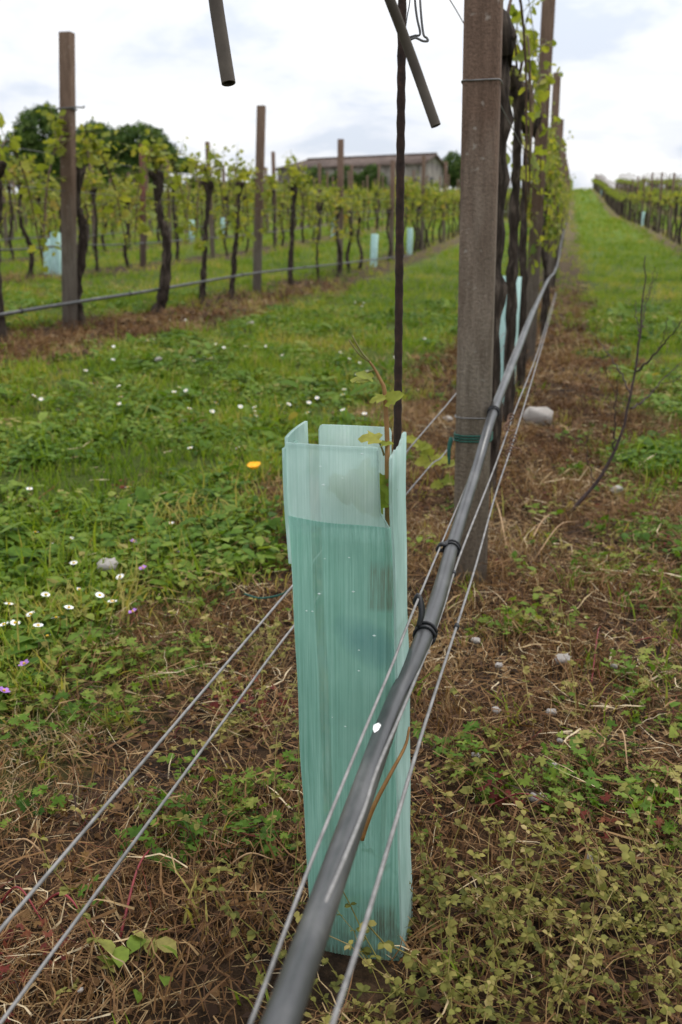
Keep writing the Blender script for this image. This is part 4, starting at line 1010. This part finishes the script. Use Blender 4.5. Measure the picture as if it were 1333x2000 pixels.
# the two slack wires left of the tube
for (ax_, ay_), (bx_, by_), (x1, x2), lb in (((890, 770), (567, 1150), (-.262, -.345), 'upper of two slack wires running left behind the mint tube'), ((890, 852), (567, 1232), (-.262, -.345), 'lower of two slack wires running left behind the mint tube')):
    a = PX(ax_, ay_, x1); b_ = PX(bx_, by_, x2); d = b_ - a
    nxt = np.array([MAINX - .05, 6.7, .42])
    tail = [a + d * t for t in (1.3, 1.6, 1.9, 2.2)]
    if lb.startswith('lower'):        # slack: it drops more steeply towards the camera
        e_ = PX(0, 2000, (a + d * 1.45)[0]); tail = [b_ + (e_ - b_) * t for t in (.35, .7, 1.0, 1.4)]
    pth = np.array([nxt, (a + nxt) / 2 - [0, 0, .02], a] + [a + d * t for t in (.25, .5, .75, 1)] + tail)
    run('slack_wire', smooth_path(pth, 60), .00165, M['wire'], lb, 'wire', 'slack wires left of the tube', 7)
gt = G(520, 1168); run('twine_scrap', smooth_path([P(478, 1160, 2.0), P(505, 1168, 1.98), P(530, 1166, 1.97), P(552, 1160, 1.96), P(566, 1150, 1.95)], 20) , .002, M['twine'], 'green twine scrap caught on a slack wire left of the tube', 'twine')

# ------------------------------------------------------------------ dead sapling at right, dry stem on the tube
sb = G(1098, 1012); sd = proj(sb)[2]
sap = empty('dead_sapling', sb, 'bare dark leafless sapling leaning at right beside the brown strip', 'sapling')
def branch(pts, r0, r1, name, parent, d=(0, 0)):
    n = 24; p = smooth_path([P(a, b_, sd + d[0] + (d[1] - d[0]) * k / (len(pts) - 1)) for k, (a, b_) in enumerate(pts)], n) - sb
    p = p + np.random.default_rng(len(pts)).normal(size=p.shape) * .002
    mb = MB(); V, F = tube(p, np.linspace(r0, r1, n), 6, .1); mb.add(V, F); return lpart(name, mb, M['twig'], parent)
st_ = branch([(1092, 1020), (1130, 985), (1175, 930), (1210, 860), (1228, 790), (1243, 715), (1252, 640), (1258, 560), (1260, 500)], .0060, .0013, 'stem', sap)
for pts, r0, d in (([(1243, 728), (1280, 690), (1310, 655), (1340, 615)], .0035, (0, -.15)), ([(1232, 800), (1265, 775), (1300, 735), (1340, 700)], .0032, (0, .2)), ([(1232, 770), (1205, 715), (1180, 680), (1150, 640)], .0026, (0, .3)), ([(1198, 880), (1203, 800), (1211, 712)], .0028, (0, -.1)), ([(1250, 650), (1262, 600), (1285, 530)], .0022, (0, .1)), ([(1250, 660), (1244, 620), (1242, 585)], .0018, (0, .1)), ([(1285, 684), (1300, 650), (1304, 618)], .0014, (-.08, -.1)), ([(1290, 748), (1318, 745), (1338, 728)], .0014, (.15, .2)), ([(1190, 692), (1176, 700), (1160, 695)], .0012, (.2, .25)), ([(1205, 770), (1190, 745), (1184, 715)], .0013, (-.05, -.1)), ([(1160, 948), (1150, 900), (1146, 850)], .0016, (0, .05)), ([(1256, 590), (1272, 560), (1280, 520)], .0012, (0, .05))):
    branch(pts, r0, .0008, 'twig', sap, d)
ds = [P(a, b_, d) for a, b_, d in ((706, 1640, .955), (718, 1605, .952), (735, 1565, .95), (765, 1508, .955), (792, 1457, .97), (800, 1420, .98))]
run('dry_stem', smooth_path(ds, 24), np.linspace(.0028, .0012, 24), M['brown_shoot'], 'thin reddish dry stem leaning across the foot of the mint tube', 'stem')

def lying(px1, py1, px2, py2, r_, mat, label, arch=.02, name='dry_stem'):
    a, b_ = G(px1, py1), G(px2, py2); m = (a + b_) / 2 + [0, 0, arch]
    run(name, smooth_path([a + [0, 0, .012], m + [0, 0, .02], b_ + [0, 0, .018]], 14), np.linspace(r_, r_ * .55, 14), mat, label, 'stem', 'single stems lying on the strip')
M['crimson'] = simple('crimson_stem', [(0.3, (0.12, 0.012, 0.016)), (0.7, (0.24, 0.035, 0.035))], 40, 0.5)
M['tan'] = simple('tan_stem', [(0.3, (0.26, 0.15, 0.07)), (0.7, (0.42, 0.28, 0.15))], 40, 0.7)
for a, r_, mt, lb, ar in [((236, 1850, 306, 1672), .0017, 'crimson', 'crimson stem standing between the slack wires at lower left', .02), ((70, 1800, 205, 1885), .0017, 'crimson', 'crimson stem arching near the bottom left corner', .04), ((0, 1785, 90, 1835), .0015, 'crimson', 'crimson stem at the left edge near the bottom', .03),
        ((955, 1590, 1085, 1603), .0013, 'crimson', 'thin red stem below the blocky white stone', .015), ((1235, 1265, 1333, 1282), .0013, 'crimson', 'thin red stem at the right edge above the tiny chips', .01), ((1155, 1345, 1172, 1240), .0013, 'crimson', 'red stem pointing away right of the oblong stone', .03),
        ((965, 975, 990, 1085), .003, 'tan', 'orange-tan dry stalk beside the foot of the brown post', .01), ((1030, 1080, 1085, 1012), .0025, 'tan', 'tan dry stalk slanting towards the sapling foot', .02), ((1045, 1100, 1130, 1030), .002, 'tan', 'thin tan stalk crossing below the sapling', .03),
        ((440, 1715, 535, 1705), .0014, 'tan', 'pale tan stalk left of the tube foot', .01), ((100, 1700, 10, 1690), .0014, 'tan', 'pale tan stalk at the left edge among brown straw', .02), ((1205, 1440, 1225, 1530), .0016, 'tan', 'pale forked stalk at right in the dark strip', .02), ((515, 1035, 566, 1042), .0022, 'tan', 'pinkish dry stalk poking from behind the tube at left', .02)]:
    lying(*a, r_, M[mt], lb, ar)
vb = G(886, 985); vd = proj(vb)[2]
suck = empty('vine_sucker', vb, 'small leafy vine sucker sprouting left of the brown post', 'plant')
for pts in ([(886, 985), (868, 950), (848, 915), (838, 892)], [(862, 940), (868, 915), (872, 905)], [(838, 892), (822, 880), (812, 862)]):
    mb = MB(); V, F = tube(smooth_path([P(a, b_, vd) for a, b_ in pts], 10) - vb, np.linspace(.0028, .0015, 10), 5); mb.add(V, F); lpart('stem', mb, M['cane'], suck)
for px, py, s, dr_, v in [(845, 900, .055, (-1, -.2, -.1), 2), (850, 900, .05, (.9, -.3, .2), 3), (838, 890, .045, (-.4, -.2, .7), 2), (815, 866, .045, (-.6, -.4, .4), 3), (818, 872, .04, (.8, -.2, .1), 2), (868, 935, .04, (.7, -.4, -.2), 1), (862, 945, .035, (-.8, -.3, -.2), 2), (872, 908, .045, (.5, -.5, .2), 3)]:
    near_leaf(px, py, vd, s, dr_, (0, -.9, .6), v, suck, vb)

# ------------------------------------------------------------------ pale stones
def stone_mesh(seed):
    r = np.random.default_rng(seed); n1, n2 = 6, 9; V = [(0, 0, 1)]
    for i in range(1, n1):
        for k in range(n2): th = math.pi * i / n1; ph = 2 * math.pi * k / n2; V.append((math.sin(th) * math.cos(ph), math.sin(th) * math.sin(ph), math.cos(th)))
    V.append((0, 0, -1)); V = np.array(V); V *= (1 + .75 * (r.random(len(V)) - .5))[:, None]; V = np.sign(V) * np.abs(V) ** .8
    F = [(0, 1 + k, 1 + (k + 1) % n2) for k in range(n2)]
    for i in range(n1 - 2):
        for k in range(n2): a = 1 + i * n2 + k; b_ = 1 + i * n2 + (k + 1) % n2; F += [(a, a + n2, b_ + n2), (a, b_ + n2, b_)]
    l = len(V) - 1; F += [(l, 1 + (n1 - 2) * n2 + (k + 1) % n2, 1 + (n1 - 2) * n2 + k) for k in range(n2)]
    return np_mesh('stone', V, np.array(F), M['stone'], smooth=False)
SM = [stone_mesh(s) for s in range(5)]
STN = [(1050, 828, 56, 'large white stone beside the foot of the near row'), (876, 826, 18, 'small white stone left of the brown post'), (1100, 1306, 34, 'oblong pale stone on the dark strip right of the pipe'), (832, 1292, 22, 'white stone tucked against the right edge of the pipe'),
       (1047, 1582, 28, 'blocky white stone below the green weed patch'), (1155, 1700, 24, 'grey-white pebble above the bottom right bedstraw'), (1165, 1722, 16, 'small pebble touching the grey-white pebble'), (975, 1316, 16, 'small stone left of the oblong pale stone'), (930, 1267, 18, 'flat pale stone right of the low wires'),
       (1080, 1515, 15, 'tiny white stone above the blocky white stone'), (1076, 1410, 20, 'pale pinkish stone below the oblong stone'), (970, 1406, 18, 'white chip on the straw right of the low wires'), (1232, 1368, 12, 'tiny white chip at far right of the dark strip'), (1199, 1318, 14, 'tiny white chip right of the oblong stone'),
       (929, 1496, 17, 'pale chip among weeds right of the tube foot'), (1094, 1466, 14, 'small chip between pinkish stone and tiny white stone'), (1205, 968, 22, 'white scrap of stone beside the sapling foot'), (215, 1133, 44, 'flat whitish stone among the daisies at left'), (160, 1960, 14, 'tiny white pebble at the bottom left corner'), (150, 650, 0, ''),
       (640, 705, 0, ''), (310, 712, 14, 'white pebble in the grass lane before the left row'), (490, 640, 16, 'pale pebble at the edge of the left brown strip')]
for i, (px, py, w, lb) in enumerate(STN):
    if not w: continue
    g = G(px, py + 2); d = proj(g)[2]; s = w * d / FPX / 2
    o = obj('stone', SM[i % 5], None, (g[0], g[1], g[2] + s * .3 + (.016 if g[0] > -.9 else .03))); o.scale = (s, s * .8, s * random.uniform(.5, .7)); o.rotation_euler = (random.uniform(-.3, .3), random.uniform(-.3, .3), random.uniform(-.5, .5))
    tag(o, lb, 'stone', 'pale stones on the ground')

# ------------------------------------------------------------------ flowers
def flower_meshes(npet, pw_, pl, cup, discr, pet_mat, disc_mat):
    mb = MB()
    for k in range(npet):
        a = 2 * math.pi * k / npet + .1 * math.sin(k * 7); c, s = math.cos(a), math.sin(a); Q = np.array([(.1, 0, 0), (.55, pw_, cup * .5), (1, pw_ * .5, cup), (1, -pw_ * .5, cup), (.55, -pw_, cup * .5)])
        Q = Q * [pl, pl, pl]; mb.add(np.c_[Q[:, 0] * c - Q[:, 1] * s, Q[:, 0] * s + Q[:, 1] * c, Q[:, 2]], [(0, 1, 4), (1, 2, 3), (1, 3, 4)])
    pm = mb.mesh('petals', pet_mat)
    V, F = prism([(discr * math.cos(a), discr * math.sin(a)) for a in np.linspace(0, 6.283, 9)[:-1]], -.001, .0025); V[-1, 2] += .0015; mb = MB(); mb.add(V, F); return pm, mb.mesh('disc', disc_mat)
DA_P, DA_D = flower_meshes(15, .20, .0105, .15, .0034, M['petal'], M['disc'])
mbs = MB(); V, F = tube(smooth_path([(.008, .004, -.075), (.003, .002, -.03), (0, 0, 0)], 5), .0009, 4); mbs.add(V, F); DA_S = mbs.mesh('stem', M['stem'])
def flower(name, loc, sc, label, cat, group, pm, dm_, tilt=.35):
    t = empty(name, loc, label, cat, group); t.scale = (sc, sc, sc); t.rotation_euler = (random.uniform(-tilt, tilt), random.uniform(-tilt, tilt), random.uniform(0, 6.28))
    obj('petals', pm, t); obj('stem', DA_S, t)
    if dm_: obj('disc', dm_, t)
    return t
dz_px = [(70, 1040), (138, 1053), (98, 1064), (333, 1022), (328, 985), (90, 1162), (155, 1152), (195, 1163), (135, 1187), (8, 1220), (30, 1217), (75, 1222), (93, 1243), (250, 952), (58, 955), (500, 812), (497, 803), (465, 875), (510, 882), (235, 1127), (110, 1207), (372, 875), (165, 1120), (60, 1200), (145, 1100), (18, 1180), (220, 1175), (74, 847), (105, 843), (148, 848)]
fr = np.random.default_rng(3)
for px, py in dz_px:
    p = P(px, py, proj(G(px, py + 55))[2]) ; g = G(px, py); d = proj(g)[2]
    q = P(px, py, d * .95); flower('daisy', q, .92, 'small white daisy low in the grass at left of the mint tube', 'daisy', 'daisies in the near grass', DA_P, DA_D)
k = 0
while k < 85:
    px, py = fr.uniform(60, 880), fr.uniform(600, 860)
    g = G(px, py)
    cl = vnoise(g[0], g[1], .8, 9)
    if g[0] < -2.95 or g[0] > -.75 or cl < .5 or proj(g)[2] > 13: continue
    q = g + [0, 0, .07 + .03 * fr.random()]; flower('daisy', q, .95, 'tiny white daisy farther off in the grass lane', 'daisy', 'daisies farther along the grass lane', DA_P, DA_D, .5); k += 1
DN_P, DN_D = flower_meshes(34, .10, .0165, .42, .011, M['dandelion'], M['dandelion'])
q = P(497, 912, proj(G(490, 1010))[2] * .97); dnd = flower('dandelion', q, 1.2, 'single orange-yellow dandelion in the grass left of the mint tube', 'dandelion', None, DN_P, DN_D, .1); dnd.rotation_euler = (.22, -.05, 0)
PU_P, PU_D = flower_meshes(5, .42, .009, .3, .002, M['purple'], M['disc'])
for i, (px, py) in enumerate([(262, 1058), (345, 1080), (260, 1195), (48, 1297), (8, 1350), (280, 1110)]):
    d = proj(G(px, py))[2]; flower('wild_flower', P(px, py, d * .95), 1.1, 'tiny purple wild flower in the weeds at left', 'flower', 'purple wild flowers at left', PU_P, PU_D)

# ------------------------------------------------------------------ ground cover
gr = np.random.default_rng(42)
def sm01(t): t = np.clip(t, 0, 1); return t * t * (3 - 2 * t)
def greenw(x, y):
    n = (vnoise(x, y, .55, 4) - .5) * .55 + (vnoise(x, y, .17, 5) - .5) * .3
    k = np.round((x - MAINX) / 3.4); d = np.abs(x - MAINX - 3.4 * k - np.where(k == -1, .34, 0)); hw_ = np.where(k == 0, np.where(x > MAINX, .44, .40), np.where(k == -1, .36, .42))
    far = np.clip((y - 6) / 20, 0, 1) * .12
    return sm01((d + n - hw_ + far) / .2)
def sector(r0, r1, dens):
    a0, a1 = R(-52), R(30); area = .5 * (a1 - a0) * (r1 ** 2 - r0 ** 2); n = int(area * dens)
    r_ = np.sqrt(gr.uniform(r0 ** 2, r1 ** 2, n)); a = gr.uniform(a0, a1, n); x = r_ * np.sin(a); y = r_ * np.cos(a)
    z = tz(x, y); v = np.c_[x, y, z] - CAM; d = v @ c_f; px = CX + FPX * (v @ c_r) / d; py = CY - FPX * (v @ c_u) / d
    k = (np.hypot(x - tb[0] - .005, (y - tb[1] + .03) * .9) > .062) & (d > .3) & (px > -450) & (px < np.where(r_ < 5, 2500, 1800)) & (py < 2700); return x[k], y[k], z[k], r_[k]
def blade(h, w, bend, curl, a, x0, y0):
    t = np.array([0, .55, 1.0]); c, s = math.cos(a), math.sin(a)
    out = bend * t ** 1.8 * h; z = h * t * (1 - .35 * curl * t)
    ww = np.array([w, w * .85, 0]); ctr = np.c_[x0 + out * c, y0 + out * s, z]; sd_ = np.array([-s, c, 0])
    V = np.vstack([ctr[0] - sd_ * ww[0] / 2, ctr[0] + sd_ * ww[0] / 2, ctr[1] - sd_ * ww[1] / 2, ctr[1] + sd_ * ww[1] / 2, ctr[2]])
    return V, np.array([(0, 1, 3), (0, 3, 2), (2, 3, 4)])
def tuft(seed, n=7, hm=.07, spreadr=.03, w=.0032):
    r = np.random.default_rng(seed); mb = MB()
    for _ in range(n):
        V, F = blade(hm * (.5 + .8 * r.random()), w * (.7 + .7 * r.random()), .25 + .7 * r.random(), r.random(), r.random() * 6.28, r.normal() * spreadr, r.normal() * spreadr); mb.add(V, F, (r.random() - .5) * .35 + V[:, 2] / hm * .08)
    return np.vstack(mb.V), np.vstack(mb.F), np.concatenate(mb.T)
def oval(l, w, cup=.15):
    V = np.array([(0, 0, 0), (.3 * l, .5 * w, cup * w), (.7 * l, .45 * w, cup * w), (l, 0, -.1 * l), (.7 * l, -.45 * w, cup * w), (.3 * l, -.5 * w, cup * w)]); return V, np.array([(0, 1, 5), (1, 2, 5), (2, 4, 5), (2, 3, 4)])
def lobed(s, lobes=5):
    V = [(0, 0, 0)]; n = lobes * 2 + 1
    for i in range(n):
        a = R(-140 + 280 * i / (n - 1)); q = s * (1.0 if i % 2 else .66); V.append((q * math.cos(a), q * math.sin(a), .12 * q * math.sin(i * 2.1)))
    return np.array(V), np.array([(0, i, i + 1) for i in range(1, n)])
def rosette(seed, n, kind, rad_, hmin, hmax, s0, s1):
    r = np.random.default_rng(seed); mb = MB()
    for _ in range(n):
        V, F = oval(1, .55) if kind == 'oval' else lobed(.62, 7) if kind == 'lobed' else oval(1, .3)
        s = r.uniform(s0, s1); a = r.random() * 6.28; q = rad_ * math.sqrt(r.random()); b_ = r.random() * 6.28
        Rm = yaw_tilt(np.array([a]), np.array([r.normal() * .45]), np.array([r.random() * 6.28]))[0]
        p0 = np.array([q * math.cos(b_), q * math.sin(b_), r.uniform(hmin, hmax) * (1 - .5 * q / rad_)])
        mb.add((V * s) @ Rm.T + p0, F, (r.random() - .5) * .4)
        st0 = np.array([p0[0] * .4, p0[1] * .4, -.005]); e_ = np.array([.0006, 0, 0]); mb.add(np.array([st0 - e_, st0 + e_, p0]), [(0, 1, 2)], .25)
    return np.vstack(mb.V), np.vstack(mb.F), np.concatenate(mb.T)
def cover(name, label, cat, mat, items):
    """items: list of (template, x, y, z, scale, tint, tiltmax)"""
    mb = MB()
    for (TV, TF, tv), x, y, z, s, ti, tl in items:
        n = len(x)
        if not n: continue
        Rm = yaw_tilt(gr.normal(0, .6, n) if name == 'bedstraw' else gr.uniform(0, 6.28, n), np.abs(gr.normal(0, tl, n)), gr.uniform(0, 6.28, n))
        V, F, T = spread(TV, TF, Rm, s, np.c_[x, y, z], ti, tv); mb.add(V, F, T)
    o = lpart(name, mb, mat, None); tag(o, label, cat, None, 'stuff'); print(name, sum(len(f) for f in mb.F)); return o
def split_items(temps, x, y, z, s, ti, tl):
    w = gr.integers(0, len(temps), len(x)); return [(t, x[w == i], y[w == i], z[w == i], s[w == i], ti[w == i], tl) for i, t in enumerate(temps)]
def patchw(x, y, spots):
    w = np.zeros(len(x))
    for px, py, r_ in spots:
        g = G(px, py); w = np.maximum(w, sm01(1.25 - np.hypot(x - g[0], y - g[1]) / r_))
    return w
# grass
TUFT = [tuft(s, 9, .046, .022) for s in range(6)]; TUFT_L = [tuft(s + 20, 9, .10, .03, .004) for s in range(4)]
items = []
for r0, r1, dn, sc in ((.7, 2.2, 800, 1.0), (2.2, 4, 560, 1.05), (4, 7, 340, 1.15), (7, 12, 150, 1.35), (12, 20, 60, 1.7), (20, 34, 24, 2.3), (34, 60, 8, 3.3), (60, 100, 3, 5.0), (100, 165, 1.0, 7.0)):
    x, y, z, d = sector(r0, r1, dn); g = greenw(x, y); cl = vnoise(x, y, .35, 6)
    k = gr.random(len(x)) < g * (.35 + .8 * cl) + .035 + .15 * (y > 9); x, y, z, g, cl = x[k], y[k], z[k], g[k], cl[k]
    s = sc * (.55 + .55 * cl + .3 * gr.random(len(x))); ti = np.clip(.54 + .3 * np.clip(vnoise(x, y, .45, 33) * 4 - 2.7, 0, 1) + (vnoise(x, y, .7, 7) - .5) * .6 + gr.normal(0, .13, len(x)) + .18 * (1 - g), 0, 1)
    tall = gr.random(len(x)) < .07
    items += split_items(TUFT, x[~tall], y[~tall], z[~tall], s[~tall], ti[~tall], .25) + split_items(TUFT_L, x[tall], y[tall], z[tall], s[tall], ti[tall], .3)
cover('grass', 'short green grass of the lanes between the vine rows', 'grass', M['grass'], items)
# low broadleaf weeds and clover in the lane
OV = [rosette(s, 12, 'oval', .035, .008, .045, .012, .024) for s in range(5)]; OVB = [rosette(s + 9, 7, 'long', .045, .01, .05, .05, .085) for s in range(3)]
items = []
for r0, r1, dn, sc in ((.7, 2.2, 900, 1.1), (2.2, 4, 720, 1.25), (4, 7, 300, 1.5), (7, 12, 90, 1.9)):
    x, y, z, d = sector(r0, r1, dn); g = greenw(x, y); cl = vnoise(x, y, .4, 8)
    k = gr.random(len(x)) < g * np.clip(2.0 * cl - .4, 0, 1) + .008; x, y, z, cl = x[k], y[k], z[k], cl[k]
    s = sc * (.7 + .6 * gr.random(len(x))); ti = np.clip(.54 + (vnoise(x, y, .6, 31) - .5) * .5 + gr.normal(0, .16, len(x)), 0, 1); big = (gr.random(len(x)) < .09) & (greenw(x, y) > .6)
    items += split_items(OV, x[~big], y[~big], z[~big], s[~big], ti[~big], .2) + split_items(OVB, x[big], y[big], z[big], s[big] * .9, ti[big] - .1, .3)
cover('clover', 'low clover and broad-leaved weeds among the lane grass', 'weeds', M['weed'], items)
# cut-leaved geranium patches
GE = [rosette(s + 40, 15, 'lobed', .045, .008, .06, .008, .019) for s in range(5)]
spots = [(130, 1320, .26), (60, 1430, .18), (220, 1290, .18), (20, 1300, .2), (330, 1180, .12), (470, 1570, .12), (430, 1500, .08), (545, 1640, .09), (1000, 1510, .15), (930, 1560, .12), (1160, 1530, .10), (1240, 1660, .07), (1180, 1120, .13), (1300, 1050, .2), (1290, 900, .3), (120, 1760, .05), (40, 1600, .07), (400, 1650, .06), (820, 900, .1), (650, 1950, .04), (980, 1240, .08), (1310, 1200, .1), (1080, 1230, .08), (1250, 1330, .08), (1180, 780, .2), (1270, 760, .3), (1130, 930, .1), (1300, 1420, .08), (1090, 1560, .1), (870, 1500, .08), (1290, 1560, .1)]
x, y, z, d = sector(.7, 4.5, 900); w = patchw(x, y, spots); k = gr.random(len(x)) < w * .6 + .02 * (x > .35); x, y, z = x[k], y[k], z[k]
cover('cranesbill', 'patches of cut-leaved green weeds on the brown strip', 'weeds', M['weed'], split_items(GE, x, y, z, .45 + .85 * gr.random(len(x)), np.clip(.55 + (vnoise(x, y, .2, 35) - .5) * .5 + gr.normal(0, .2, len(x)), 0, 1), .3))
# bedstraw: thin leaning stems with whorls
def bed(seed):
    r = np.random.default_rng(seed); mb = MB(); L = r.uniform(.10, .22); a = r.normal(2.4, .9); el = r.uniform(.25, .9)
    dv_ = np.array([math.cos(a) * math.cos(el), math.sin(a) * math.cos(el), math.sin(el)]); t = np.linspace(0, 1, 7); pth = dv_ * (t * L)[:, None] + np.c_[np.zeros((7, 2)), -.05 * t ** 2 * (1 - math.sin(el))] + r.normal(size=(7, 3)) * .002
    V, F = tube(pth, .0007, 3, closed=False); mb.add(V, F, .35)
    for i in range(1, 7):
        for q in range(4):
            V, F = oval(1, .66); s = r.uniform(.006, .0115); b_ = r.random() * 6.28; Rm = yaw_tilt(np.array([b_]), np.array([r.normal() * .5]), np.array([r.random() * 6.28]))[0]; mb.add((V * s) @ Rm.T + pth[i], F, (r.random() - .5) * .5)
    return np.vstack(mb.V), np.vstack(mb.F), np.concatenate(mb.T)
BD = [bed(s) for s in range(8)]
spots = [(1000, 1860, .11), (1180, 1890, .13), (1310, 1930, .14), (870, 1870, .09), (1080, 1980, .13), (900, 1990, .10), (760, 1980, .06), (1310, 1810, .09), (860, 1760, .05), (1100, 1810, .07), (560, 1700, .04), (540, 1300, .08), (640, 1930, .05), (470, 1440, .06), (330, 1300, .06), (760, 1900, .05)]
x, y, z, d = sector(.65, 3, 2600); w = patchw(x, y, spots); k = gr.random(len(x)) < w * .72 + .022 * (1 - greenw(x, y)); x, y, z = x[k], y[k], z[k]
cover('bedstraw', 'yellowing tangle of bedstraw spreading over the bottom right corner', 'weeds', M['bedstraw'], split_items(BD, x, y, z, .45 + .7 * gr.random(len(x)), np.clip(.44 + gr.normal(0, .22, len(x)), 0, 1), .3))
# dry straw, dead stems and litter of the sprayed strip
def strand(seed, width):
    r = np.random.default_rng(seed); t = np.linspace(0, 1, 5); a = r.normal() * .5; b_ = r.normal() * .35
    ctr = np.c_[t - .5, a * (t - .5) ** 2 + .1 * r.normal(size=5) * .3, .10 * r.random() + b_ * .3 * (t - .5) ** 2]; n = np.c_[np.zeros(5), np.ones(5), r.normal(size=5) * .5] * width / 2; n[-1] *= .3
    V = np.empty((10, 3)); V[0::2] = ctr - n; V[1::2] = ctr + n; F = []
    for i in range(4): q = 2 * i; F += [(q, q + 1, q + 3), (q, q + 3, q + 2)]
    return V, np.array(F), np.zeros(10)
SD = [strand(s, .016) for s in range(8)]; SDW = [strand(s + 30, .032) for s in range(4)]
items = []; ritems = []
for r0, r1, dn, sc in ((.6, 1.7, 15000, .060), (1.7, 3, 9000, .07), (3, 5, 4000, .09), (5, 9, 1000, .12), (9, 16, 170, .19)):
    x, y, z, d = sector(r0, r1, dn); g = greenw(x, y); cl = vnoise(x, y, .22, 11)
    k = gr.random(len(x)) < (1 - g) * (.35 + .75 * cl) + .04; x, y, z, cl = x[k], y[k], z[k], cl[k]
    s = sc * (.35 + 1.1 * gr.random(len(x)) ** 1.7); ti = np.clip(.47 + (vnoise(x, y, .3, 12) - .5) * .6 + gr.normal(0, .24, len(x)) + .3 * (gr.random(len(x)) > .93), 0, 1)
    z = z + gr.random(len(x)) ** 2 * .035; wd = gr.random(len(x)) < .2
    red = gr.random(len(x)) < np.clip(.035 + .25 * (vnoise(x, y, .25, 14) - .66), .01, 1)
    for sel, T_ in ((~wd & ~red, SD), (wd & ~red, SDW)): items += split_items(T_, x[sel], y[sel], z[sel], s[sel], ti[sel], .32)
    ritems += split_items(SD, x[red], y[red], z[red], s[red] * 1.1, np.clip(.5 + gr.normal(0, .2, red.sum()), 0, .75), .35)
DEADT = [tuft(s + 60, 14, .034, .022, .0016) for s in range(6)]
for r0, r1, dn, sc in ((.6, 1.7, 1600, 1.0), (1.7, 3, 1200, 1.1), (3, 5, 750, 1.4), (5, 9, 220, 1.9), (9, 15, 60, 2.6)):
    x, y, z, d = sector(r0, r1, dn); g = greenw(x, y); cl = vnoise(x, y, .16, 21); k = gr.random(len(x)) < (1 - g) * np.clip(1.9 * cl - .3, 0, 1) + .02; x, y, z, cl = x[k], y[k], z[k], cl[k]
    items += split_items(DEADT, x, y, z, sc * (.5 + .8 * gr.random(len(x))), np.clip(.42 + (vnoise(x, y, .4, 22) - .5) * .8 + gr.normal(0, .14, len(x)), 0, 1), .6)
FL = [(np.array([(-.5, -.3, 0), (.4, -.4, .1), (.5, .35, 0), (-.2, .5, .12)]) * (1 + .2 * s), np.array([(0, 1, 2), (0, 2, 3)]), np.zeros(4)) for s in range(3)]
for r0, r1, dn, sc in ((.6, 1.7, 5200, .0065), (1.7, 3, 3000, .008), (3, 5.5, 1300, .012), (5.5, 10, 380, .028)):
    x, y, z, d = sector(r0, r1, dn); g = greenw(x, y); k = gr.random(len(x)) < (1 - g) * .8 + .03; x, y, z = x[k], y[k], z[k]
    items += split_items(FL, x, y, z + gr.random(len(x)) * .012, sc * (.4 + 1.2 * gr.random(len(x))), np.clip(.30 + (vnoise(x, y, .35, 13) - .5) * .5 + gr.normal(0, .17, len(x)), 0, 1), .7)
cover('straw', 'dry straw and dead stems littering the brown strip under the vines', 'straw', M['straw'], items)
# red-leaved dying weeds
RD = [rosette(s + 70, 10, 'lobed', .035, .008, .05, .007, .016) for s in range(3)]
x, y, z, d = sector(.65, 3.4, 900); w = patchw(x, y, [(505, 1410, .07), (90, 1860, .06), (60, 1930, .05), (130, 1740, .04), (1250, 1230, .06), (470, 1380, .05), (1240, 1640, .05), (30, 1900, .06)]); k = gr.random(len(x)) < w * .7 + .006; x, y, z = x[k], y[k], z[k]
ritems += split_items(RD, x, y, z, .6 + .6 * gr.random(len(x)), np.clip(.5 + gr.normal(0, .22, len(x)), 0, 1), .3)
cover('red_weeds', 'crimson stems and reddened leaves of dying weeds', 'weeds', M['red'], ritems)
print('tris', sum(len(o.data.polygons) for o in bpy.data.objects if o.type == 'MESH' and o.parent is None)); print('total objects', len(bpy.data.objects))
